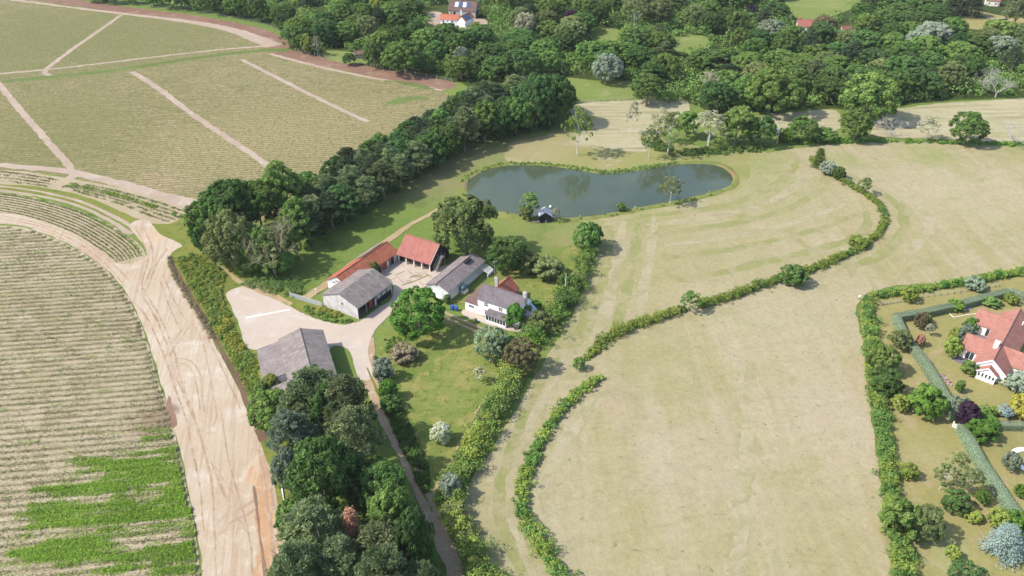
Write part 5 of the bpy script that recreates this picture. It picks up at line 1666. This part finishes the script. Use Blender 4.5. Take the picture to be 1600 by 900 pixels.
# hipped lean-to at the right end
MB().prof_y([(11.5, -.2), (13.6, -.2), (13.6, 2.2), (11.5, 3.6)], 1.4, 5.2).build('lean_to_wall', M_stone, e)
r = MB()
r.slab([(11.5, .6, 2.7), (11.5, 5.4, 4.4), (13.9, 5.4, 2.3), (13.9, 1.6, 2.1)], .1)
r.build('lean_to_roof', M_bluegrey, e)
tree('bush', 806, 511, 32, 474, 'fresh', 'bright green climber covering the right end of the farmhouse front', name='climber', cat='climbing plant')
tree('bush', 818, 500, 26, 472, 'mid', 'dark green ivy beside the chimney end of the farmhouse', name='climber', cat='climbing plant')
tree('bush', 774, 504, 8, 490, 'olive', 'small shrub before the left half of the glazed porch', name='shrub')
tree('bush', 787, 508, 9, 493, 'lime', 'small bright shrub before the right half of the glazed porch', name='shrub')
tree('bush', 742, 594 - 90, 8, 497, 'olive', 'tiny shrub at the foot of the farmhouse terrace', name='shrub')

# small things about the farm
p0 = U(726, 457)
e = empty('oil_tank', p0, D(59.5), 'dark green oil tank on a pale block base by the long grey shed', 'tank')
MB().box(-.9, .9, -.55, .55, 0, 1.0).build('base', M_pale, e)
m = MB()
prev = None
for k in range(7):
    q = k / 6
    rad = .68 * math.sqrt(max(1 - (2 * q - 1) ** 6, .05))
    cur = ((q - .5) * 2.6, rad)
    if prev:
        m.tube((prev[0], 0, 1.68), (cur[0], 0, 1.68), prev[1], cur[1], 14)
    prev = cur
to = m.build('tank', M_tank, e)
MB().tube((0, 0, 2.3), (0, 0, 2.48), .2, .2, 10).build('filler_cap', M_tank, to)
for k, (x, y) in enumerate(((706.5, 484), (713, 485.5))):
    e = empty('wheelie_bin', U(x, y), D(59.5), 'blue wheelie bin by the house drive, %s of the two' % ('left' if k == 0 else 'right'), 'bin', 'blue bins by the house drive')
    MB().solid([(-.26, -.28, .08), (.26, -.28, .08), (.26, .28, .08), (-.26, .28, .08)], [(-.34, -.38, 1.15), (.34, -.38, 1.15), (.34, .38, 1.15), (-.34, .38, 1.15)]).build('body', M_blue, e)
    MB().solid([(-.37, -.42, 1.155), (.37, -.42, 1.155), (.37, .42, 1.155), (-.37, .42, 1.155)], [(-.33, -.38, 1.26), (.33, -.38, 1.26), (.33, .36, 1.3), (-.33, .36, 1.3)]).build('lid', M_blue, e)
    for s in (-.3, .3):
        MB().tube((s - .04, .3, .12), (s + .04, .3, .12), .12, .12, 10).build('wheel', M_tar, e)
e = empty('white_box', U(826, 518), D(-30), 'white box standing at the end of the terrace beside the hedge', 'box')
MB().box(-.75, .75, -.55, .55, 0, 1.25).build('body', M_frame, e)
MB().box(-.82, .82, -.62, .62, 1.252, 1.36).build('lid', M_frame, e)
MB().box(-.3, .3, -.59, -.552, .2, .9).build('panel', M_wall, e)
wl0, wl1 = U(796, 506), U(809, 512)
e = empty('garden_wall', wl0, math.atan2(wl1.y - wl0.y, wl1.x - wl0.x), 'low white wall at the right end of the farmhouse porch', 'wall')
MB().box(0, (wl1 - wl0).length, -.12, .12, 0, .6).build('wall', M_wall, e)
MB().box(-.05, (wl1 - wl0).length + .05, -.16, .16, .602, .68).build('coping', M_stone, e)
e = empty('pole', U(882, 463), .3, 'tall thin wooden pole beside the dark round garden bush', 'pole')
MB().tube((0, 0, -.3), (.25, .1, 6.6), .11, .08, 8).build('shaft', M_ptimber, e)
MB().tube((.5, .35, -.1), (.2, .08, 5.6), .025, .025, 4).build('stay', M_galv, e)
e = empty('aerial', U(773, 442), 0, 'thin television aerial mast behind the farmhouse chimney', 'aerial')
MB().tube((0, 0, 0), (0, 0, 6.5), .05, .035, 6).build('mast', M_galv, e)
m = MB()
for k in range(5):
    m.tube((-.5 + k * .25, -.35, 6.4), (-.5 + k * .25, .35, 6.4), .02, .02, 4)
m.tube((-.6, 0, 6.4), (.6, 0, 6.4), .025, .025, 4)
m.build('antenna', M_galv, e)

# gate and rails across the field path
ga, gb, gc = U(453, 464), U(479, 472), U(504, 480)
for k, (a, b) in enumerate(((ga, gb), (gb, gc))):
    L = (b - a).length
    e = empty('metal_gate', a, math.atan2(b.y - a.y, b.x - a.x), ('grey metal gate across the field path, further from the barn' if k == 0 else 'grey metal gate next to the corner of the open barn'), 'gate', 'metal gates by the open barn')
    for zz in (.12, .4, .7, 1.0, 1.3):
        MB().box(.1, L - .1, -.03, .03, zz, zz + .12).build('bar', M_galv, e)
    for xx in (.05, L / 2, L - .12):
        MB().box(xx - .04, xx + .05, -.05, .05, 0, 1.5).build('upright', M_galv, e)
e = empty('gate_post', U(494, 459), 0, 'white post standing in the grass behind the gates', 'post')
MB().box(-.1, .1, -.1, .1, 0, 1.4).build('post', M_frame, e)
MB().box(-.13, .13, -.13, .13, 1.402, 1.48).build('cap', M_frame, e)
wa, wb = U(384, 497), U(453, 484)
e = empty('white_strip', wa, math.atan2(wb.y - wa.y, wb.x - wa.x), 'long white strip lying across the pale concrete yard', 'kerb')
Lw = (wb - wa).length
MB().box(0, Lw * .52, -.2, .2, .0, .1).build('kerb_piece', M_frame, e)
MB().box(Lw * .523, Lw, -.18, .18, .0, .1).build('kerb_piece', M_frame, e)
# pale edging beside the plantation
pts = resample(world_line([(434, 722), (440, 760), (446, 800), (452, 840), (459, 885), (466, 930)], 3), 2.4)
e = empty('edging', pts[0], 0, 'low pale edging between the orange earth and the plantation', 'edging')
for a, b in zip(pts, pts[1:]):
    a, b = a - pts[0], b - pts[0]
    d = (b - a).normalized()
    s = Vector((-d.y, d.x, 0)) * .1
    MB().solid([a + s, b - d * .08 + s, b - d * .08 - s, a - s], [v + Vector((0, 0, .32)) for v in (a + s, b - d * .08 + s, b - d * .08 - s, a - s)]).build('board', M_pale, e)

# boathouse at the pond
b0 = U(852, 348)
e = empty('boathouse', (b0.x - 1.75, b0.y, 0), D(2), 'small black boathouse with a pale sheet roof at the pond edge', 'boathouse')
MB().prof_y([(0, -.1), (3.5, -.1), (3.5, 2.1), (1.75, 3.3), (0, 2.1)], 0, 3.6).build('wall', M_tar, e)
r = MB()
r.slab([(-.2, -.12, 2.05), (-.2, 3.7, 2.05), (1.75, 3.7, 3.40), (1.75, -.12, 3.40)], .07)
r.slab([(3.7, -.12, 2.05), (3.7, 3.7, 2.05), (1.75, 3.7, 3.40), (1.75, -.12, 3.40)], .07)
r.build('roof', smat('pale_sheet', (.46, .44, .47, 1), .8, .2, 2.5), e)
MB().box(.25, 1.0, -.05, -.005, 0, 1.75).build('door', M_black, e)
MB().box(1.9, 2.0, -.35, -.25, 0, .9).build('post', M_frame, e)
e = empty('timber_landing', U(842, 347), 0, 'low pale timber landing to the left of the boathouse', 'landing')
for k in range(5):
    MB().box(-1.8 + k * .75, -1.1 + k * .75, -.35, .45, .1, .18 + .02 * (k % 2)).build('plank', M_ptimber, e)
e = empty('float', U(860, 325), 0, 'round white float on the pond above the boathouse roof', 'float')
m = MB()
prev = (0, .02)
for k in range(1, 7):
    a = math.pi * k / 6
    cur = (.42 - .42 * math.cos(a), max(.42 * math.sin(a), .02))
    m.tube((0, 0, prev[0] + PONDZ - .1), (0, 0, cur[0] + PONDZ - .1), prev[1], cur[1], 12)
    prev = cur
m.build('ball', M_frame, e)
MB().tube((0, 0, .72), (0, 0, 1.0), .03, .03, 5).build('ring_pin', M_galv, e)

# poles and posts by the fields
for (x, y, hm, lb) in ((1214, 224, 8.5, 'telegraph pole with a pale transformer box in the hedgerow'), (1104, 233, 5, 'short pale pole below the hazy hedgerow tree')):
    e = empty('telegraph_pole', U(x, y), .2, lb, 'pole')
    MB().tube((0, 0, -.3), (0, 0, hm), .16, .11, 8).build('shaft', M_ptimber, e)
    if hm > 6:
        MB().box(-1.2, 1.2, -.06, .06, hm - .7, hm - .55).build('crossarm', M_timber, e)
        for q in (-1, 0, 1):
            MB().tube((q * .9, 0, hm - .55), (q * .9, 0, hm - .3), .05, .04, 6).build('insulator', M_frame, e)
        tb = MB().box(-1.0, -.2, -.35, .35, hm - 4.3, hm - 3.2).build('transformer', M_galv, e)
        MB().box(-1.05, -.15, -.4, .4, hm - 3.2, hm - 3.12).build('transformer_lid', M_frame, tb)
e = empty('marker_post', U(1342, 468), 0, 'white topped post at the corner of the garden hedge', 'post')
MB().box(-.1, .1, -.1, .1, 0, .75).build('post', M_timber, e)
MB().box(-.2, .2, -.2, .2, .752, 1.15).build('cap', M_frame, e)


def wire_fence(px, gap, label, hgt=1.25, mat=None):
    pts = resample(world_line(px, 6), gap)
    e = empty('field_fence', pts[0], 0, label, 'fence')
    for p in pts:
        q = p - pts[0]
        MB().box(q.x - .09, q.x + .09, q.y - .09, q.y + .09, -.1, hgt + R.uniform(-.08, .12)).build('post', mat or M_ptimber, e)
    for z in (.5, .9, 1.15):
        m = MB()
        for a, b in zip(pts, pts[1:]):
            m.tube(a - pts[0] + Vector((0, 0, z)), b - pts[0] + Vector((0, 0, z)), .012, .012, 3)
        m.build('wire', M_galv, e)


wire_fence([(462, 79), (500, 88), (560, 100), (620, 111), (706, 127)], 4.6, 'post and wire fence along the right hand ploughed strip', hgt=1.1)
wire_fence([(90, -4), (180, 5), (260, 15), (330, 24), (390, 34), (430, 46), (450, 64)], 5.2, 'post and wire fence behind the far ploughed strip', mat=M_timber)
wire_fence([(898, 163), (930, 160), (985, 157)], 5.0, 'low fence between the green meadow and the stubble', mat=M_timber)
wire_fence([(1376, 478), (1400, 474), (1440, 466), (1500, 458), (1560, 448)], 3.0, 'thin fence behind the top boundary hedge of the garden', hgt=.9, mat=M_timber)

# ------------------------------------------------------------------ bungalow at the right edge
e = empty('red_roofed_bungalow', (102.9, 133.4, 0), D(50), 'red roofed bungalow with white gables and a sun room', 'bungalow')
# local X = along the main ridge, away from the sun room; Y positive = left in the picture
gable(e, .05, 25, -3.4, 3.0, 2.6, 5.1, M_cream, M_red2, .3, yr=-.2)
for nm, x0, x1, yl, rz_, ov in (('upper_wing', 16.6, 22.0, 7.1, 4.9, 0), ('lower_wing', 4.4, 9.9, 6.5, 4.8, 0)):
    g = empty(nm, (0, 0, 0))
    g.parent = e
    g.location = (x0, 3.0, 0)
    g.rotation_euler = (0, 0, D(90))
    # wing frame: X = out to the left, Y = towards the sun room (negative x of the house)
    wd_ = x1 - x0
    MB().prof_x([(0, -.2), (-wd_, -.2), (-wd_, 2.6), (-wd_ / 2, rz_ - .02), (0, 2.6)], .01, yl - 3.0).build('wall', M_cream, g)
    r = MB()
    for ya in (0.3, -wd_ - .3):
        zl = 2.6 - .3 * (rz_ - 2.6) / (wd_ / 2)
        r.slab([(-3.0, ya, zl + .12), (yl - 3.0 + .3, ya, zl + .12), (yl - 3.0 + .3, -wd_ / 2, rz_ + .12), (-3.0, -wd_ / 2, rz_ + .12)], .11)
    ro = r.build('roof', M_red2, g)
    MB().tube((-3.0, -wd_ / 2, rz_ + .12), (yl - 2.7, -wd_ / 2, rz_ + .12), .12, .12, 6).build('ridge_tiles', M_red2, ro)
    if nm == 'lower_wing':
        window(g, 'y+', 1.5, .25, 1.7, 2.0, 0, 2)
    else:
        window(g, 'y+', .75, .1, .8, 2.1, 0, 1)
g = empty('right_wing', (0, 0, 0))
g.parent = e
g.location = (4.3, -3.4, 0)
g.rotation_euler = (0, 0, D(-90))
MB().prof_x([(0, -.2), (5.4, -.2), (5.4, 2.6), (2.7, 4.9), (0, 2.6)], .01, 14).build('wall', M_cream, g)
r = MB()
for ya in (-.3, 5.7):
    zl = 2.6 - .3 * 2.3 / 2.7
    r.slab([(-3.2, ya, zl + .12), (14.3, ya, zl + .12), (14.3, 2.7, 5.02), (-3.2, 2.7, 5.02)], .11)
r.build('roof', M_red2, g)
window(g, 'y-', 3.0, .5, 2.6, 1.5, 0, 4)
# bargeboards and the sun room in front
for s, yo in ((1, 3.3), (-1, -3.7)):
    MB().slab([(-.34, yo, 2.36), (-.26, yo, 2.36), (-.26, -.2, 5.24), (-.34, -.2, 5.24)], .3).build('barge_board', M_frame, e)
MB().prof_x([(-3.3, .0), (2.9, .0), (2.9, 2.55), (-.2, 4.95), (-3.3, 2.55)], -.06, .04).build('gable_face', M_frame, e)
sr = empty('sun_room', (0, 0, 0))
sr.parent = e
MB().prof_x([(-2.0, -.1), (1.7, -.1), (1.7, 2.3), (-.15, 3.7), (-2.0, 2.3)], -1.5, -.065).build('wall', M_frame, sr)
MB().box(-1.53, -1.504, -1.98, 1.68, -.1, .85).build('lower_wall', M_cream, sr)
r = MB()
for ya in (-2.25, 1.95):
    r.slab([(-1.75, ya, 2.22), (-.07, ya, 2.22), (-.07, -.15, 3.84), (-1.75, -.15, 3.84)], .1)
r.build('roof', M_red2, sr)
for s in (-2.28, 1.98):
    MB().slab([(-1.82, s, 2.2), (-1.76, s, 2.2), (-1.76, -.15, 3.86), (-1.82, -.15, 3.86)], .2).build('barge_board', M_frame, sr)
for k in range(5):
    window(sr, 'x-', -1.55 + k * .7, 1.0, .5, 1.15 if k in (1, 2, 3) else 1.0, -1.504, 1)
chimney(e, 6.0, .6, 4.5, 6.2, M_frame, .9, .9, 1)
MB().tube((19.5, -2.0, 4.4), (19.5, -2.0, 5.3), .14, .14, 8).build('flue', M_frame, e)

# things in that garden
def bed(px, label, mat, name='raised_bed', wdt=.22, hgt=.28, fill=None):
    pts = [U(*q) for q in px]
    e = empty(name, pts[0], 0, label, 'garden bed')
    for a, b in zip(pts, pts[1:]):
        a, b = a - pts[0], b - pts[0]
        d = (b - a).normalized()
        s = Vector((-d.y, d.x, 0)) * wdt / 2
        MB().solid([a + s, b + s, b - s, a - s], [v + Vector((0, 0, hgt)) for v in (a + s, b + s, b - s, a - s)]).build('edge_board', mat, e)
    return e, pts


e, pts = bed([(1526, 491), (1508, 493.5), (1490, 497), (1482, 490), (1474, 482)], 'timber edged vegetable bed in the upper garden', M_ptimber)
MB().slab([p - pts[0] + Vector((0, 0, .08)) for p in (U(1526, 490), U(1490, 496), U(1475, 482), U(1520, 474))], .06).build('soil', M_terra, e)
e = empty('cold_frame', U(1508, 482), D(8), 'low glass cold frame beside the vegetable bed', 'cold frame')
MB().prof_x([(-.8, 0), (.8, 0), (.8, .6), (-.8, .35)], -1.2, 1.2).build('box', M_bluegrey, e)
for k in range(3):
    MB().slab([(-1.15 + k * .78, -.78, .4), (-.42 + k * .78, -.78, .4), (-.42 + k * .78, .78, .65), (-1.15 + k * .78, .78, .65)], .03).build('pane', M_solar, e)
e = empty('garden_bench', U(1409, 501), D(-50), 'pale grey garden bench against the inner corner of the clipped hedge', 'bench')
for k in range(3):
    MB().box(-.8, .8, -.25 + k * .18, -.12 + k * .18, .42, .46).build('seat_slat', M_pale, e)
for k in range(3):
    MB().box(-.8, .8, .28, .32, .55 + k * .16, .66 + k * .16).build('back_slat', M_pale, e)
for xs in (-.75, .7):
    for ys_ in (-.24, .26):
        MB().box(xs, xs + .06, ys_, ys_ + .06, 0, .42 if ys_ < 0 else 1.0).build('leg', M_pale, e)
e = empty('garden_table', U(1561, 467), .2, 'small white garden table with chairs by the top garden corner', 'table')
MB().tube((0, 0, .7), (0, 0, .75), .65, .65, 14).build('table_top', M_frame, e)
MB().tube((0, 0, 0), (0, 0, .7), .06, .06, 8).build('leg', M_frame, e)
fp = [U(*q) for q in ((1466, 587), (1472, 589), (1478, 594), (1484, 602))]
C = [(p.x + R.uniform(-.4, .4), p.y + R.uniform(-.4, .4), .25) for p in resample(catmull(fp, False, 5), .25)]
fbm = scatter('flower_bed', C, .3, 30, .22, None, FOL['pink'])
fbm['kind'] = 'thing'
tag(fbm, 'curved bed of pink and white flowers on the garden lawn', 'flower bed')
e = empty('white_gate', U(1489, 668), D(-60), 'small open white gate in the gap of the clipped hedge', 'gate')
for k in range(6):
    MB().box(k * .28, k * .28 + .1, -.03, .03, .08, 1.2).build('paling', M_frame, e)
for z in (.3, .9):
    MB().box(-.05, 1.6, .032, .07, z, z + .1).build('rail', M_frame, e)
MB().box(-.25, -.1, -.08, .08, 0, 1.5).build('post', M_frame, e)
kc = U(1612, 722)
e = empty('round_terrace', kc, 0, 'round terracotta terrace with a wide white kerb at the right edge', 'terrace')
m = MB()
for k in range(36):
    a, b = 2 * math.pi * k / 36, 2 * math.pi * (k + .97) / 36
    q = [(math.cos(t_) * r_, math.sin(t_) * r_, 0) for t_, r_ in ((a, 2.7), (b, 2.7), (b, 3.7), (a, 3.7))]
    MB().solid(q, [(x, y, .3) for x, y, z in q]).build('kerb_stone', M_frame, e)
MB().tube((0, 0, 0), (0, 0, .12), 2.68, 2.68, 36).build('paving', M_terra, e)

# ------------------------------------------------------------------ houses far off among the trees
o0 = U(688, 40)
e = empty('orange_roofed_house', o0, D(-8), 'white house with orange tiled roofs and solar panels among the far trees', 'house')
M_or = roofmat('orange_tile', A(224, 142, 112, K_), A(212, 128, 100, K_), A(196, 116, 92, K_), ax=0)
gable(e, 0, 9.5, 0, 5, 3.2, 5.2, M_wall, M_or, .25)
for k, x in enumerate((1.8, 4.0, 6.4)):
    window(e, 'y-', x, 1.6, 1.0, 1.1, 0, 1)
MB().box(2.0, 5.5, -1.6, -.01, 0, 1.9).build('lean_to', M_wall, e)
for x in (5.4, 7.6):
    MB().slab([(x, .6, 3.72), (x + 1.0, .6, 3.72), (x + 1.0, 1.5, 4.46), (x, 1.5, 4.46)], .06).build('rooflight', M_solar, e)
g = empty('cross_wing', (0, 0, 0))
g.parent = e
g.location = (13.6, -1.5, 0)
g.rotation_euler = (0, 0, D(70))
gable(g, 0, 9, 0, 4.6, 3.2, 5.4, M_wall, M_or, .25)
MB().slab([(1, -.1, 3.35), (6.5, -.1, 3.35), (6.5, 2.1, 5.35), (1, 2.1, 5.35)], .05).build('solar_panel', M_solar, g)
MB().slab([(1, 4.7, 3.45), (6.5, 4.7, 3.45), (6.5, 2.5, 5.4), (1, 2.5, 5.4)], .05).build('solar_panel', M_solar, g)
chimney(e, 6.3, 2.6, 4.6, 6.6, M_stone, .7, .6, 1)
chimney(e, 10.5, 4.0, 4.6, 7.0, M_frame, .8, .6, 1)
o1 = U(703, 30)
e = empty('brown_roofed_barn', (o1.x - 1, o1.y + 4, 0), D(-12), 'big brown roofed barn with solar panels behind the orange roofed house', 'barn')
gable(e, 0, 15, 0, 9, 4, 8, M_stone, M_brown, .3)
for k in range(4):
    MB().slab([(3.2 + k * 2.2, 1.3, 5.42), (5.2 + k * 2.2, 1.3, 5.42), (5.2 + k * 2.2, 3.6, 7.46), (3.2 + k * 2.2, 3.6, 7.46)], .05).build('solar_panel', M_solar if k % 2 else M_bluegrey, e)
MB().box(15.0, 15.05, 3, 6, .1, 3.4).build('barn_door', M_tar, e)
MB().box(15.0, 15.05, 3.6, 5.2, 4.4, 5.8).build('hatch', M_tar, e)
MB().box(1.5, 4.0, -.06, -.004, .1, 3.2).build('barn_door', M_tar, e)


def small_house(name, x, y, L, W, ev, rd, ang, wall, roof, label, cat='house'):
    e = empty(name, U(x, y), D(ang), label, cat)
    gable(e, -L / 2, L / 2, -W / 2, W / 2, ev, rd, wall, roof, .25)
    for q in (-.25, .2):
        window(e, 'y-', q * L, 1.0, .9, 1.0, -W / 2, 1)
    MB().box(L * .38, L * .38 + .9, -W / 2 - .04, -W / 2 - .004, 0, 2).build('door', M_timber, e)
    return e


h_ = small_house('red_roofed_house', 1258, 48, 9, 6, 2.8, 5.6, -10, M_cream, M_red, 'house with a red roof and white shed behind, among the far trees')
chimney(h_, -3.6, 0, 5, 6.6, M_brick, .6, .6, 1)
MB().slab([(-4, 4.2, 3.0), (0, 4.2, 3.0), (0, 6.6, 3.6), (-4, 6.6, 3.6)], .1).build('white_annexe_roof', M_frame, h_)
small_house('red_and_white_cottage', 1319, 53, 4.6, 3.4, 2.2, 4.0, 12, M_wall, M_red, 'tiny red and white cottage to the right of the far red roof')
small_house('pink_cottage', 1549, 8, 7, 5, 2.8, 4.8, -20, M_cream, M_red, 'pale pink house at the very top right among dark trees')
small_house('mauve_shed', 562, 90, 4.2, 3.4, 2.2, 3.3, 15, smat('mauve_boards', (.34, .22, .26, 1), .8, .2, 2), M_brown, 'small mauve garden shed in the little clearing behind the fence', 'shed')
small_house('white_outbuilding', 1068, 6, 7, 5, 2.6, 4.4, 5, M_wall, M_asb, 'pale outbuilding at the top edge above the far woods', 'shed')
e = empty('glasshouse', U(649, 14), D(-10), 'pale glasshouse in the trees left of the orange roofed house', 'glasshouse')
gable(e, -2.5, 2.5, -1.6, 1.6, 1.9, 3.2, M_bluegrey, M_bluegrey, .1)
for k in range(6):
    MB().box(-2.5 + k, -2.42 + k, -1.66, -1.605, 0, 1.9).build('glazing_bar', M_frame, e)
e = empty('black_roofed_shed', U(1570, 55), D(-4), 'long shed with a black felt roof beside the sand drive', 'shed')
MB().box(-5, 5, -2, 2, -.1, 2.4).build('wall', M_tar, e)
MB().slab([(-5.4, -2.4, 2.5), (5.4, -2.4, 2.5), (5.4, 2.4, 3.0), (-5.4, 2.4, 3.0)], .12).build('roof', M_black, e)
MB().box(-1.2, 1.2, -2.04, -2.004, 0, 2.1).build('door', M_timber, e)


# ------------------------------------------------------------------ thin summer haze
hz = NT('haze_air')
v = hz.new('ShaderNodeVolumePrincipled')
v.inputs['Color'].default_value = (.86, .90, .94, 1)
v.inputs['Density'].default_value = .00005
hz.nt.links.new(v.outputs[0], hz.out.inputs['Volume'])
tag(MB().box(-1510, 1510, -210, 2610, -1.3, 113).build('haze', hz.m), kind='stuff')
